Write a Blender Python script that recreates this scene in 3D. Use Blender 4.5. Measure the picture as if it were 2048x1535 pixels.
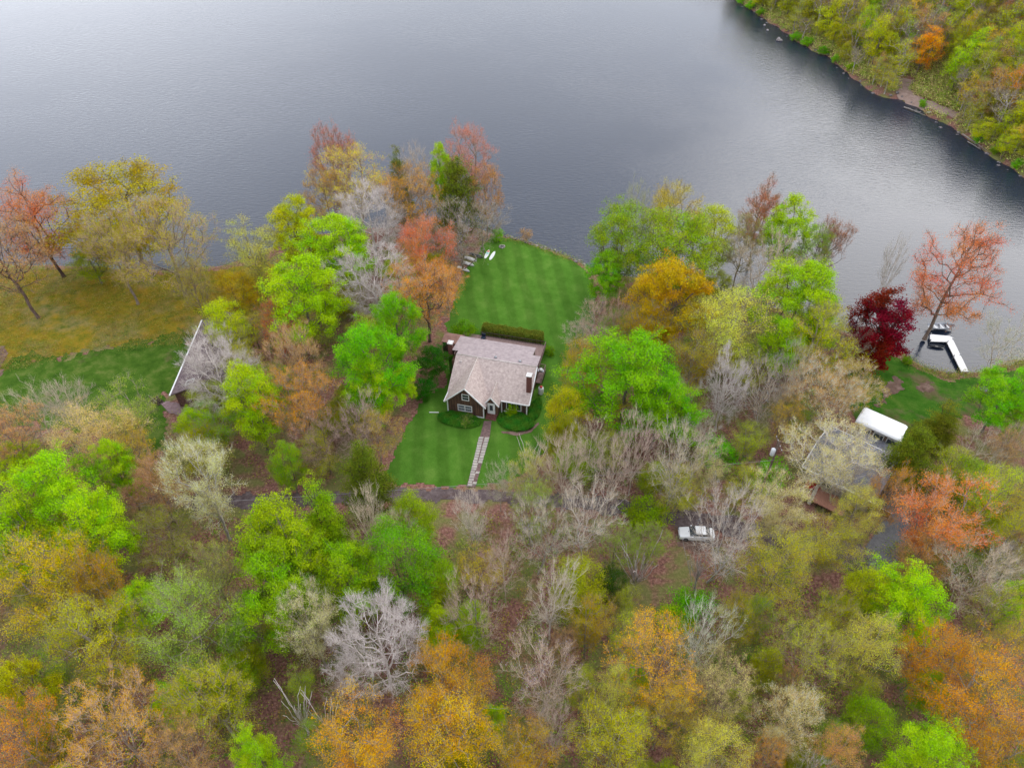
import bpy, bmesh, math, random
import numpy as np
from mathutils import Vector, Matrix
PI = math.pi
sc = bpy.context.scene
for o in list(bpy.data.objects): bpy.data.objects.remove(o)
# ---------------------------------------------------------------- camera
CZ = 81.0; TH = math.radians(43.0); FPX = 1420.0
cam = bpy.data.cameras.new("camera"); camo = bpy.data.objects.new("camera", cam)
sc.collection.objects.link(camo); camo.location = (0, 0, CZ)
camo.rotation_euler = (math.radians(90) - TH, 0, 0)
cam.sensor_width = 36; cam.lens = 36 * FPX / 2048; cam.clip_end = 9000; cam.clip_start = .5
sc.camera = camo
# ---------------------------------------------------------------- world, sun, exposure
SUN_EL, SUN_AZ = math.radians(38), math.radians(42)        # azimuth from +Y (the view): behind thin cloud, ahead and to the right
w = bpy.data.worlds.new("World"); sc.world = w; w.use_nodes = True
nt = w.node_tree; nt.nodes.clear()
out = nt.nodes.new('ShaderNodeOutputWorld'); bg = nt.nodes.new('ShaderNodeBackground')
sky = nt.nodes.new('ShaderNodeTexSky'); sky.sky_type = 'NISHITA'; sky.sun_disc = False
sky.sun_elevation = SUN_EL; sky.sun_rotation = SUN_AZ
tc = nt.nodes.new('ShaderNodeTexCoord'); nz = nt.nodes.new('ShaderNodeTexNoise')
nz.inputs['Scale'].default_value = 1.3; nz.inputs['Detail'].default_value = 3
mp = nt.nodes.new('ShaderNodeMapping'); mp.inputs['Scale'].default_value = (1, 1, 2.2)
mp.inputs['Location'].default_value = (3.1, 1.7, 0.4)
nt.links.new(tc.outputs['Generated'], mp.inputs['Vector']); nt.links.new(mp.outputs['Vector'], nz.inputs['Vector'])
cr = nt.nodes.new('ShaderNodeValToRGB')
cr.color_ramp.elements[0].position = .3; cr.color_ramp.elements[0].color = (.62, .66, .75, 1)
cr.color_ramp.elements[1].position = .7; cr.color_ramp.elements[1].color = (.90, .92, .98, 1)
nt.links.new(nz.outputs['Fac'], cr.inputs['Fac'])
# the cloud deck is brighter low ahead on the left, away from the sun
dt = nt.nodes.new('ShaderNodeVectorMath'); dt.operation = 'DOT_PRODUCT'
g = Vector((-.80, .80, .20)).normalized(); dt.inputs[1].default_value = g
nt.links.new(tc.outputs['Generated'], dt.inputs[0])
mr = nt.nodes.new('ShaderNodeMapRange'); mr.interpolation_type = 'SMOOTHSTEP'
mr.inputs['From Min'].default_value = .74; mr.inputs['From Max'].default_value = 1.0
mr.inputs['To Min'].default_value = 10.8; mr.inputs['To Max'].default_value = 14.5
nt.links.new(dt.outputs['Value'], mr.inputs['Value'])
ml = nt.nodes.new('ShaderNodeVectorMath'); ml.operation = 'SCALE'
nt.links.new(cr.outputs['Color'], ml.inputs[0]); nt.links.new(mr.outputs['Result'], ml.inputs['Scale'])
mx = nt.nodes.new('ShaderNodeMixRGB'); mx.inputs['Fac'].default_value = .88
nt.links.new(sky.outputs['Color'], mx.inputs['Color1']); nt.links.new(ml.outputs['Vector'], mx.inputs['Color2'])
nt.links.new(mx.outputs['Color'], bg.inputs['Color']); bg.inputs['Strength'].default_value = .1
nt.links.new(bg.outputs['Background'], out.inputs['Surface'])
sl = bpy.data.lights.new("sun", 'SUN'); sl.energy = .9; sl.angle = math.radians(50); sl.color = (1, .95, .88)
so = bpy.data.objects.new("sun", sl); sc.collection.objects.link(so); so.location = (-60, 60, 200)
sd = Vector((math.sin(SUN_AZ) * math.cos(SUN_EL), math.cos(SUN_AZ) * math.cos(SUN_EL), math.sin(SUN_EL)))
so.rotation_euler = sd.to_track_quat('Z', 'Y').to_euler()
sc.view_settings.view_transform = 'Standard'; sc.view_settings.look = 'None'
sc.view_settings.gamma = 1; sc.view_settings.use_curve_mapping = False
sc.view_settings.exposure = 1.3
# ---------------------------------------------------------------- helpers
COL = sc.collection
def ray(px, py):
    x = (px - 1024) / FPX; y = (767.5 - py) / FPX; c, s = math.cos(TH), math.sin(TH)
    return np.array([x, y * s + c, y * c - s])
def at(px, py, z):
    d = ray(px, py); t = (z - CZ) / d[2]
    return np.array([d[0] * t, d[1] * t, z])
def depth_px(p):                                   # pixels (2048 wide) per metre at a point
    c, s = math.cos(TH), math.sin(TH)
    return FPX / (p[1] * c - (p[2] - CZ) * s)
def link(name, data, parent=None):
    o = bpy.data.objects.new(name, data); COL.objects.link(o)
    if parent is not None: o.parent = parent
    return o
def tag(o, label=None, cat=None, group=None, kind=None):
    if label: o['label'] = label
    if cat: o['category'] = cat
    if group: o['group'] = group
    if kind: o['kind'] = kind
    return o
def thing(name, label, cat, loc, rz=0, group=None):
    o = link(name, None); o.location = loc; o.rotation_euler = (0, 0, rz); o.empty_display_size = .5
    return tag(o, label, cat, group)
def mesh_np(name, V, F, mat=None, attrs=None, smooth=False):
    V = np.asarray(V, dtype=np.float32); F = np.asarray(F, dtype=np.int32)
    me = bpy.data.meshes.new(name); n = F.shape[1]
    me.vertices.add(len(V)); me.vertices.foreach_set('co', V.ravel())
    me.loops.add(F.size); me.loops.foreach_set('vertex_index', F.ravel())
    me.polygons.add(len(F)); me.polygons.foreach_set('loop_start', np.arange(0, F.size, n, dtype=np.int32))
    me.polygons.foreach_set('loop_total', np.full(len(F), n, dtype=np.int32))
    if smooth: me.polygons.foreach_set('use_smooth', np.ones(len(F), dtype=bool))
    if attrs:
        for k, (dom, arr) in attrs.items():
            a = me.attributes.new(k, 'FLOAT', dom); a.data.foreach_set('value', np.asarray(arr, dtype=np.float32))
    me.update(calc_edges=True)
    if mat: me.materials.append(mat)
    return me
# ---- materials
def new_mat(name):
    m = bpy.data.materials.new(name); m.use_nodes = True; t = m.node_tree; t.nodes.clear()
    return m, t
def N(t, ty, **kw):
    n = t.nodes.new(ty)
    for k, v in kw.items():
        if hasattr(n, k) and not k[0].isupper(): setattr(n, k, v)
        else: n.inputs[k].default_value = v
    return n
KC = .78
def c4(c): return (c[0] * KC, c[1] * KC, c[2] * KC, 1)
def pmat(name, c1, c2=None, scale=2.0, rough=.8, bump=.0, stretch=(1, 1, 1), spec=.3, detail=5, metal=0, coord='Object', lo=.35, hi=.65):
    m, t = new_mat(name); L = t.links
    o = N(t, 'ShaderNodeOutputMaterial'); b = N(t, 'ShaderNodeBsdfPrincipled'); L.new(b.outputs[0], o.inputs[0])
    b.inputs['Roughness'].default_value = rough; b.inputs['Specular IOR Level'].default_value = spec
    b.inputs['Metallic'].default_value = metal
    if c2 is None: c2 = tuple(x * .8 for x in c1)
    tx = N(t, 'ShaderNodeTexCoord'); mp = N(t, 'ShaderNodeMapping'); mp.inputs['Scale'].default_value = stretch
    nz = N(t, 'ShaderNodeTexNoise', Scale=scale, Detail=detail, Roughness=.6)
    L.new(tx.outputs[coord], mp.inputs['Vector']); L.new(mp.outputs['Vector'], nz.inputs['Vector'])
    r = N(t, 'ShaderNodeValToRGB'); e = r.color_ramp.elements
    e[0].position = lo; e[0].color = c4(c2); e[1].position = hi; e[1].color = c4(c1)
    L.new(nz.outputs['Fac'], r.inputs['Fac']); L.new(r.outputs['Color'], b.inputs['Base Color'])
    if bump:
        bp = N(t, 'ShaderNodeBump', Strength=bump); bp.inputs['Distance'].default_value = .05
        L.new(nz.outputs['Fac'], bp.inputs['Height']); L.new(bp.outputs[0], b.inputs['Normal'])
    return m
def leaf_material(name, transl=.33):
    m, t = new_mat(name); L = t.links
    o = N(t, 'ShaderNodeOutputMaterial'); oi = N(t, 'ShaderNodeObjectInfo')
    at_ = N(t, 'ShaderNodeAttribute', attribute_name='var'); ac = N(t, 'ShaderNodeAttribute', attribute_name='clump')
    hs = N(t, 'ShaderNodeHueSaturation')
    h = N(t, 'ShaderNodeMapRange'); h.inputs['To Min'].default_value = .478; h.inputs['To Max'].default_value = .518
    v = N(t, 'ShaderNodeMapRange'); v.inputs['To Min'].default_value = .66; v.inputs['To Max'].default_value = 1.30
    L.new(ac.outputs['Fac'], h.inputs['Value']); L.new(at_.outputs['Fac'], v.inputs['Value'])
    L.new(oi.outputs['Color'], hs.inputs['Color']); L.new(h.outputs[0], hs.inputs['Hue']); L.new(v.outputs[0], hs.inputs['Value'])
    d = N(t, 'ShaderNodeBsdfPrincipled', Roughness=.8); d.inputs['Specular IOR Level'].default_value = .03
    tr = N(t, 'ShaderNodeBsdfTranslucent'); mx = N(t, 'ShaderNodeMixShader'); mx.inputs[0].default_value = transl
    L.new(hs.outputs[0], d.inputs['Base Color']); L.new(hs.outputs[0], tr.inputs['Color'])
    L.new(d.outputs[0], mx.inputs[1]); L.new(tr.outputs[0], mx.inputs[2]); L.new(mx.outputs[0], o.inputs[0])
    return m
def bark_material(name):
    m, t = new_mat(name); L = t.links
    o = N(t, 'ShaderNodeOutputMaterial'); oi = N(t, 'ShaderNodeObjectInfo'); tx = N(t, 'ShaderNodeTexCoord')
    mp = N(t, 'ShaderNodeMapping'); mp.inputs['Scale'].default_value = (1, 1, .25)
    nz = N(t, 'ShaderNodeTexNoise', Scale=5.0, Detail=5.0)
    L.new(tx.outputs['Object'], mp.inputs[0]); L.new(mp.outputs[0], nz.inputs['Vector'])
    v = N(t, 'ShaderNodeMapRange'); v.inputs['From Min'].default_value = .3; v.inputs['From Max'].default_value = .7
    v.inputs['To Min'].default_value = .55; v.inputs['To Max'].default_value = 1.3
    hs = N(t, 'ShaderNodeHueSaturation'); L.new(nz.outputs['Fac'], v.inputs['Value']); L.new(v.outputs[0], hs.inputs['Value'])
    L.new(oi.outputs['Color'], hs.inputs['Color'])
    d = N(t, 'ShaderNodeBsdfPrincipled', Roughness=.9); d.inputs['Specular IOR Level'].default_value = .05
    L.new(hs.outputs[0], d.inputs['Base Color']); L.new(d.outputs[0], o.inputs[0])
    return m
LEAF = leaf_material('leaf'); BARK = bark_material('bark'); TWIG = bark_material('twig')
# ---- mesh builder for hard objects
class MB:
    def __init__(s): s.v = []; s.f = []
    def poly(s, pts):
        i = len(s.v); s.v += [tuple(p) for p in pts]; s.f.append(tuple(range(i, i + len(pts)))); return s
    def hexa(s, b, t):                              # bottom 4, top 4 (same order)
        i = len(s.v); s.v += [tuple(p) for p in b] + [tuple(p) for p in t]
        for q in ((3, 2, 1, 0), (4, 5, 6, 7), (0, 1, 5, 4), (1, 2, 6, 5), (2, 3, 7, 6), (3, 0, 4, 7)):
            s.f.append(tuple(i + k for k in q))
        return s
    def box(s, x0, x1, y0, y1, z0, z1):
        return s.hexa([(x0, y0, z0), (x1, y0, z0), (x1, y1, z0), (x0, y1, z0)], [(x0, y0, z1), (x1, y0, z1), (x1, y1, z1), (x0, y1, z1)])
    def slab(s, pts, th):                           # thick panel below a planar polygon
        n = len(pts); i = len(s.v); s.v += [tuple(p) for p in pts] + [(p[0], p[1], p[2] - th) for p in pts]
        s.f.append(tuple(i + k for k in range(n))); s.f.append(tuple(i + n + k for k in reversed(range(n))))
        for k in range(n): s.f.append((i + k, i + n + k, i + n + (k + 1) % n, i + (k + 1) % n))
        return s
    def tube(s, p, q, r, r2=None, n=8, cap=True):
        p = Vector(p); q = Vector(q); r2 = r if r2 is None else r2
        d = (q - p).normalized(); a = d.orthogonal().normalized(); b = d.cross(a); i = len(s.v)
        for c, rr in ((p, r), (q, r2)):
            for k in range(n):
                an = 2 * PI * k / n; s.v.append(tuple(c + (a * math.cos(an) + b * math.sin(an)) * rr))
        for k in range(n): s.f.append((i + k, i + (k + 1) % n, i + n + (k + 1) % n, i + n + k))
        if cap: s.f.append(tuple(i + k for k in reversed(range(n)))); s.f.append(tuple(i + n + k for k in range(n)))
        return s
    def lathe(s, prof, c=(0, 0), n=16):             # profile of (r, z)
        i = len(s.v)
        for r, z in prof:
            for k in range(n): s.v.append((c[0] + r * math.cos(2 * PI * k / n), c[1] + r * math.sin(2 * PI * k / n), z))
        for j in range(len(prof) - 1):
            for k in range(n): s.f.append((i + j * n + k, i + j * n + (k + 1) % n, i + (j + 1) * n + (k + 1) % n, i + (j + 1) * n + k))
        s.f.append(tuple(i + k for k in reversed(range(n)))); m_ = len(prof) - 1
        s.f.append(tuple(i + m_ * n + k for k in range(n)))
        return s
    def build(s, name, mat, parent=None, smooth=False, bevel=0):
        me = bpy.data.meshes.new(name); me.from_pydata(s.v, [], s.f)
        bm = bmesh.new(); bm.from_mesh(me)
        bmesh.ops.recalc_face_normals(bm, faces=bm.faces)
        if bevel: bmesh.ops.bevel(bm, geom=list(bm.edges), offset=bevel, segments=2, affect='EDGES', profile=.6)
        bm.to_mesh(me); bm.free(); me.materials.append(mat)
        if smooth:
            for p in me.polygons: p.use_smooth = True
        return link(name, me, parent)
# ---------------------------------------------------------------- the land's outline
def pts_world(px, z): return np.array([at(a, b, z)[:2] for a, b in px])
SHORE = [(-900, 500), (-300, 520), (0, 527), (60, 530), (130, 530), (210, 534), (300, 540), (370, 536), (430, 533), (490, 515), (560, 490), (620, 470), (700, 458), (800, 452), (900, 450), (950, 455), (985, 464),
         (1010, 472), (1040, 478), (1075, 490), (1100, 497), (1120, 506), (1145, 515), (1168, 528), (1230, 548), (1330, 556), (1420, 572), (1490, 598), (1560, 618), (1650, 648), (1720, 672), (1790, 694),
         (1812, 706), (1835, 722), (1862, 738), (1895, 746), (1935, 746), (1970, 738), (2010, 722), (2060, 712), (2200, 700), (2600, 690)]
near = pts_world(SHORE, .2)
NEAR = np.vstack([near, [(near[-1][0] + 600, near[-1][1]), (near[-1][0] + 600, -2500), (-2500, -2500), (-2500, near[0][1])]])
FSH = [(1300, -160), (1400, -70), (1450, -28), (1482, 5), (1530, 38), (1570, 62), (1612, 92), (1655, 112), (1700, 150), (1735, 178), (1770, 194), (1805, 198), (1835, 212), (1860, 232), (1890, 246), (1925, 268), (1960, 296), (2000, 322), (2050, 352), (2130, 392), (2300, 470)]
far = pts_world(FSH, .2)
FAR = np.vstack([[(far[0][0] + 100, far[0][1] + 900), (far[0][0] - 20, far[0][1] + 150)], far, [(far[-1][0] + 200, far[-1][1] - 40), (2500, far[-1][1] - 40), (2500, far[0][1] + 900)]])
def inside(P, poly):
    x, y = P[:, 0], P[:, 1]; r = np.zeros(len(P), bool); n = len(poly)
    for i in range(n):
        x1, y1 = poly[i]; x2, y2 = poly[(i + 1) % n]
        if y1 == y2: continue
        r ^= ((y1 > y) != (y2 > y)) & (x < (x2 - x1) * (y - y1) / (y2 - y1) + x1)
    return r
def dist(P, poly, closed=True):
    d = np.full(len(P), 1e9); n = len(poly)
    for i in range(n if closed else n - 1):
        a = np.array(poly[i], float); b = np.array(poly[(i + 1) % n], float); ab = b - a; l = max(ab @ ab, 1e-9)
        t = np.clip(((P - a) @ ab) / l, 0, 1); q = a + t[:, None] * ab
        d = np.minimum(d, np.hypot(P[:, 0] - q[:, 0], P[:, 1] - q[:, 1]))
    return d
def sdist(P, poly): return np.where(inside(P, poly), 1, -1) * dist(P, poly)
def wob(x, y, s, k=0):
    return (np.sin(x / s + 1.3 * k + .7 * np.sin(y / s * 1.7 + k)) + np.sin(y / s * 1.31 + 2.1 * k + .9 * np.sin(x / s * .83)) + .6 * np.sin((x + y) / s * 2.3 + k)) / 2.6
def gz_arr(P):
    x, y = P[:, 0], P[:, 1]
    a = sdist(P, NEAR) + .5 * wob(x, y, 1.7, 1); b = sdist(P, FAR) + .9 * wob(x, y, 2.3, 2)
    zn = np.where(a > 0, .15 + 1.0 * (1 - np.exp(-np.maximum(a, 0) / 2.5)) + .12 * wob(x, y, 9, 3) * np.clip(a / 8, 0, 1), np.maximum(-2.5, a * .5))
    bb = np.maximum(b, 0)
    zf = np.where(b > 0, .2 + 1.2 * (1 - np.exp(-bb / 1.5)) + np.minimum(np.maximum(bb - 9, 0) * .42, 40 + bb * .05) + .5 * wob(x, y, 7, 4) * np.clip(bb / 15, 0, 1), np.maximum(-2.5, b * .5))
    return np.maximum(zn, zf)
def axis(lo, hi, step, far_lo, far_hi):
    m = list(np.arange(lo, hi + step, step)); s = step; x = lo; L = []
    while x > far_lo: s *= 1.25; x -= s; L.append(x)
    s = step; x = m[-1]; R = []
    while x < far_hi: s *= 1.25; x += s; R.append(x)
    return np.array(L[::-1] + m + R)
GX = axis(-125, 215, 1.25, -2400, 2400); GY = axis(15, 420, 1.25, -2400, 2400)
_gx, _gy = np.meshgrid(GX, GY); GH = gz_arr(np.stack([_gx.ravel(), _gy.ravel()], 1)).reshape(_gx.shape)
def hz_arr(P):                                     # height on the ground mesh itself
    x, y = P[:, 0], P[:, 1]; i = np.clip(np.searchsorted(GX, x) - 1, 0, len(GX) - 2); j = np.clip(np.searchsorted(GY, y) - 1, 0, len(GY) - 2)
    u = (x - GX[i]) / (GX[i + 1] - GX[i]); v = (y - GY[j]) / (GY[j + 1] - GY[j])
    return GH[j, i] * (1 - u) * (1 - v) + GH[j, i + 1] * u * (1 - v) + GH[j + 1, i] * (1 - u) * v + GH[j + 1, i + 1] * u * v
def gz(x, y): return float(hz_arr(np.array([[x, y]], float))[0])
def gat(px, py, dz=0):                             # where the line of sight meets the ground mesh
    d = ray(px, py); t0 = (60 - CZ) / d[2]; t1 = (-3 - CZ) / d[2]; t = np.linspace(t0, t1, 600)
    z = CZ + d[2] * t - hz_arr(np.stack([d[0] * t, d[1] * t], 1)); i = int(np.argmax(z < 0))
    tt = t[i] if i == 0 or z[i] >= 0 else t[i - 1] + (t[i] - t[i - 1]) * z[i - 1] / (z[i - 1] - z[i])
    x, y = d[0] * tt, d[1] * tt; return np.array([x, y, gz(x, y) + dz])
# ---------------------------------------------------------------- ground, water, lawns, road
def grid_mesh(name, X, Y, zf, mat):
    gx, gy = np.meshgrid(X, Y); P = np.stack([gx.ravel(), gy.ravel()], 1); z = zf(P)
    V = np.column_stack([P, z]); nx, ny = len(X), len(Y)
    i = (np.arange(ny - 1)[:, None] * nx + np.arange(nx - 1)[None]).ravel()
    F = np.stack([i, i + 1, i + nx + 1, i + nx], 1)
    return mesh_np(name, V, F, mat, smooth=True)
# woodland floor: leaf litter, humus, moss
def floor_mat():
    m, t = new_mat('forest_floor'); L = t.links
    o = N(t, 'ShaderNodeOutputMaterial'); b = N(t, 'ShaderNodeBsdfPrincipled', Roughness=.95); b.inputs['Specular IOR Level'].default_value = .1
    L.new(b.outputs[0], o.inputs[0]); tx = N(t, 'ShaderNodeTexCoord')
    n1 = N(t, 'ShaderNodeTexNoise', Scale=.09, Detail=4.0); n2 = N(t, 'ShaderNodeTexNoise', Scale=2.6, Detail=6.0, Roughness=.75)
    n3 = N(t, 'ShaderNodeTexNoise', Scale=.33, Detail=5.0)
    for n in (n1, n2, n3): L.new(tx.outputs['Object'], n.inputs['Vector'])
    r2 = N(t, 'ShaderNodeValToRGB'); e = r2.color_ramp.elements
    e[0].position = .3; e[0].color = (.050, .028, .022, 1); e[1].position = .72; e[1].color = (.34, .20, .155, 1)
    k = r2.color_ramp.elements.new(.5); k.color = (.17, .080, .062, 1)
    L.new(n2.outputs['Fac'], r2.inputs['Fac'])
    r3 = N(t, 'ShaderNodeValToRGB'); e = r3.color_ramp.elements
    e[0].position = .46; e[0].color = (0, 0, 0, 1); e[1].position = .60; e[1].color = (1, 1, 1, 1); L.new(n3.outputs['Fac'], r3.inputs['Fac'])
    g = N(t, 'ShaderNodeMixRGB'); g.blend_type = 'MIX'; g.inputs['Color2'].default_value = (.11, .15, .03, 1)
    f = N(t, 'ShaderNodeMath', operation='MULTIPLY'); f.inputs[1].default_value = .65
    L.new(r3.outputs['Color'], f.inputs[0]); L.new(f.outputs[0], g.inputs['Fac']); L.new(r2.outputs['Color'], g.inputs['Color1'])
    L.new(g.outputs[0], b.inputs['Base Color'])
    bp = N(t, 'ShaderNodeBump', Strength=.5); bp.inputs['Distance'].default_value = .15
    L.new(n2.outputs['Fac'], bp.inputs['Height']); L.new(bp.outputs[0], b.inputs['Normal'])
    return m
gm = grid_mesh('ground', GX, GY, hz_arr, floor_mat()); tag(link('ground', gm), kind='structure')
def water_mat():
    m, t = new_mat('lake_water'); L = t.links
    o = N(t, 'ShaderNodeOutputMaterial'); b = N(t, 'ShaderNodeBsdfPrincipled'); L.new(b.outputs[0], o.inputs[0])
    b.inputs['Base Color'].default_value = (.014, .020, .034, 1); b.inputs['Roughness'].default_value = .10
    b.inputs['IOR'].default_value = 1.33
    tx = N(t, 'ShaderNodeTexCoord'); mp = N(t, 'ShaderNodeMapping'); mp.inputs['Scale'].default_value = (.55, 1.5, 1); mp.inputs['Rotation'].default_value = (0, 0, .25)
    n1 = N(t, 'ShaderNodeTexNoise', Scale=1.1, Detail=5.0, Roughness=.62, Distortion=.3)
    L.new(tx.outputs['Object'], mp.inputs[0]); L.new(mp.outputs[0], n1.inputs['Vector'])
    n2 = N(t, 'ShaderNodeTexNoise', Scale=.013, Detail=4.0, Roughness=.55); L.new(tx.outputs['Object'], n2.inputs['Vector'])   # gusts: patches of calmer and rougher water
    r = N(t, 'ShaderNodeMapRange'); r.inputs['From Min'].default_value = .35; r.inputs['From Max'].default_value = .65
    r.inputs['To Min'].default_value = .25; r.inputs['To Max'].default_value = 1.15
    L.new(n2.outputs['Fac'], r.inputs['Value'])
    bp = N(t, 'ShaderNodeBump'); bp.inputs['Distance'].default_value = .11
    L.new(r.outputs[0], bp.inputs['Strength']); L.new(n1.outputs['Fac'], bp.inputs['Height']); L.new(bp.outputs[0], b.inputs['Normal'])
    return m
WM = water_mat()
tag(link('lake', mesh_np('lake', [(-4000, -500, 0), (4000, -500, 0), (4000, 6000, 0), (-4000, 6000, 0)], [(0, 1, 2, 3)], WM)), kind='structure')
def sheet(name, poly_px, dz, res, mat, wobble=.4, kind='structure', world=False):
    poly = np.array(poly_px, float) if world else pts_world(poly_px, 1.15)
    x0, y0 = poly.min(0) - 1.5; x1, y1 = poly.max(0) + 1.5
    X = np.arange(x0, x1, res); Y = np.arange(y0, y1, res); gx, gy = np.meshgrid(X, Y); P = np.stack([gx.ravel(), gy.ravel()], 1)
    s = sdist(P, poly) + wobble * (wob(P[:, 0], P[:, 1], .9, 5) + .6 * wob(P[:, 0], P[:, 1], .33, 6))
    shore = sdist(P, NEAR)
    keep = (s > 0) & (shore > .35)
    rows, cols = keep.reshape(len(Y), len(X)), None
    k = keep.reshape(len(Y), len(X)); cell = k[:-1, :-1] & k[1:, :-1] & k[:-1, 1:] & k[1:, 1:]
    iy, ix = np.nonzero(cell); i = iy * len(X) + ix; F = np.stack([i, i + 1, i + len(X) + 1, i + len(X)], 1)
    u, inv = np.unique(F, return_inverse=True); V = P[u]; z = hz_arr(V) + dz
    me = mesh_np(name, np.column_stack([V, z]), inv.reshape(F.shape), mat, smooth=True)
    return tag(link(name, me), kind=kind)
def ramp_mat(name, stops, scale, rough=.95, detail=6, mask=None, c2stops=None, stripes=0, bump=.3):
    m, t = new_mat(name); L = t.links
    o = N(t, 'ShaderNodeOutputMaterial'); b = N(t, 'ShaderNodeBsdfPrincipled', Roughness=rough); b.inputs['Specular IOR Level'].default_value = .02
    L.new(b.outputs[0], o.inputs[0]); tx_ = N(t, 'ShaderNodeTexCoord'); tx = N(t, 'ShaderNodeMapping'); tx.inputs['Rotation'].default_value = (.52, .41, .63); tx.inputs['Location'].default_value = (3.3, 7.7, .37); L.new(tx_.outputs['Object'], tx.inputs[0])
    def rp(st, sca, det=detail, ro=.65):
        n = N(t, 'ShaderNodeTexNoise', Scale=sca, Detail=float(det), Roughness=ro); L.new(tx.outputs[0], n.inputs['Vector'])
        r = N(t, 'ShaderNodeValToRGB'); el = r.color_ramp.elements
        el[0].position, el[0].color = st[0][0], c4(st[0][1]); el[1].position, el[1].color = st[-1][0], c4(st[-1][1])
        for p_, c_ in st[1:-1]: q = el.new(p_); q.color = c4(c_)
        L.new(n.outputs['Fac'], r.inputs['Fac']); return n, r
    n, r = rp(stops, scale); res = r.outputs['Color']
    if c2stops:
        n2, r2 = rp(c2stops, scale); nm, rm = rp([(mask[1], (0, 0, 0)), (mask[2], (1, 1, 1))], mask[0], 4)
        mx = N(t, 'ShaderNodeMixRGB'); L.new(rm.outputs['Color'], mx.inputs['Fac']); L.new(res, mx.inputs['Color1']); L.new(r2.outputs['Color'], mx.inputs['Color2']); res = mx.outputs[0]
    nf = N(t, 'ShaderNodeTexNoise', Scale=7.0, Detail=4.0, Roughness=.8); L.new(tx.outputs[0], nf.inputs['Vector'])
    vf = N(t, 'ShaderNodeMapRange'); vf.inputs['From Min'].default_value = .3; vf.inputs['From Max'].default_value = .7; vf.inputs['To Min'].default_value = .72; vf.inputs['To Max'].default_value = 1.28
    L.new(nf.outputs['Fac'], vf.inputs['Value']); hs = N(t, 'ShaderNodeHueSaturation'); L.new(vf.outputs[0], hs.inputs['Value']); L.new(res, hs.inputs['Color']); res = hs.outputs[0]
    if stripes:
        mp = N(t, 'ShaderNodeMapping'); mp.inputs['Rotation'].default_value = (0, 0, math.radians(stripes)); L.new(tx_.outputs['Object'], mp.inputs[0])
        sx = N(t, 'ShaderNodeSeparateXYZ'); L.new(mp.outputs[0], sx.inputs[0]); nw = N(t, 'ShaderNodeTexNoise', Scale=.12, Detail=1.0); L.new(tx.outputs[0], nw.inputs['Vector'])
        ad = N(t, 'ShaderNodeMath', operation='MULTIPLY_ADD'); ad.inputs[1].default_value = 1.6; L.new(nw.outputs['Fac'], ad.inputs[0]); L.new(sx.outputs['X'], ad.inputs[2])
        mu = N(t, 'ShaderNodeMath', operation='MULTIPLY'); mu.inputs[1].default_value = 1.75; L.new(ad.outputs[0], mu.inputs[0]); wv = N(t, 'ShaderNodeMath', operation='SINE'); L.new(mu.outputs[0], wv.inputs[0])
        v = N(t, 'ShaderNodeMapRange'); v.inputs['From Min'].default_value = -.5; v.inputs['From Max'].default_value = .5; v.inputs['To Min'].default_value = .97; v.inputs['To Max'].default_value = 1.20; L.new(wv.outputs[0], v.inputs['Value'])
        h2 = N(t, 'ShaderNodeHueSaturation'); L.new(v.outputs[0], h2.inputs['Value']); L.new(res, h2.inputs['Color']); res = h2.outputs[0]
    L.new(res, b.inputs['Base Color'])
    bp = N(t, 'ShaderNodeBump', Strength=bump); bp.inputs['Distance'].default_value = .06; L.new(nf.outputs['Fac'], bp.inputs['Height']); L.new(bp.outputs[0], b.inputs['Normal'])
    return m
LAWN = ramp_mat('lawn_grass', [(.3, (.046, .120, .012)), (.5, (.062, .148, .017)), (.7, (.088, .172, .026))], .35, stripes=-7)
FRONT = ramp_mat('front_lawn_grass', [(.3, (.022, .10, .006)), (.5, (.034, .135, .010)), (.72, (.060, .165, .020))], .45)
LEFTG = ramp_mat('left_grass', [(.3, (.030, .072, .008)), (.5, (.056, .115, .013)), (.7, (.12, .155, .035))], .5, mask=(.16, .60, .72), c2stops=[(.3, (.09, .075, .025)), (.7, (.20, .15, .09))])
GOLD = ramp_mat('golden_ground', [(.3, (.10, .12, .012)), (.5, (.22, .17, .016)), (.7, (.34, .20, .025))], .6, mask=(.13, .44, .60), c2stops=[(.3, (.08, .11, .018)), (.7, (.27, .22, .11))])
RIGHTG = ramp_mat('yard_grass', [(.3, (.025, .085, .008)), (.5, (.045, .125, .012)), (.7, (.085, .15, .022))], .5, mask=(.17, .50, .64), c2stops=[(.3, (.10, .075, .03)), (.7, (.17, .11, .08))])
ROADM = ramp_mat('gravel_road', [(.3, (.075, .055, .055)), (.5, (.125, .095, .095)), (.7, (.20, .16, .155))], 1.2, mask=(.4, .55, .7), c2stops=[(.3, (.06, .03, .025)), (.7, (.14, .08, .06))])
ASPH = ramp_mat('asphalt_drive', [(.3, (.12, .12, .125)), (.7, (.19, .185, .19))], .8)
DIRT = ramp_mat('dirt', [(.3, (.10, .06, .045)), (.5, (.17, .11, .085)), (.7, (.26, .18, .15))], .8)
PATHM = ramp_mat('lake_path_dirt', [(.3, (.22, .15, .12)), (.7, (.36, .26, .22))], .8)
sheet('lawn', [(925, 545), (948, 515), (962, 490), (985, 470), (1015, 471), (1052, 479), (1087, 491), (1128, 508), (1164, 526), (1184, 556), (1195, 600), (1190, 650), (1165, 680), (1150, 760), (1145, 830), (1100, 900), (1030, 960), (960, 975), (850, 973), (765, 968), (775, 925), (810, 860), (850, 790), (890, 770), (890, 690), (890, 650), (905, 605)], .03, .3, LAWN)
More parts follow.
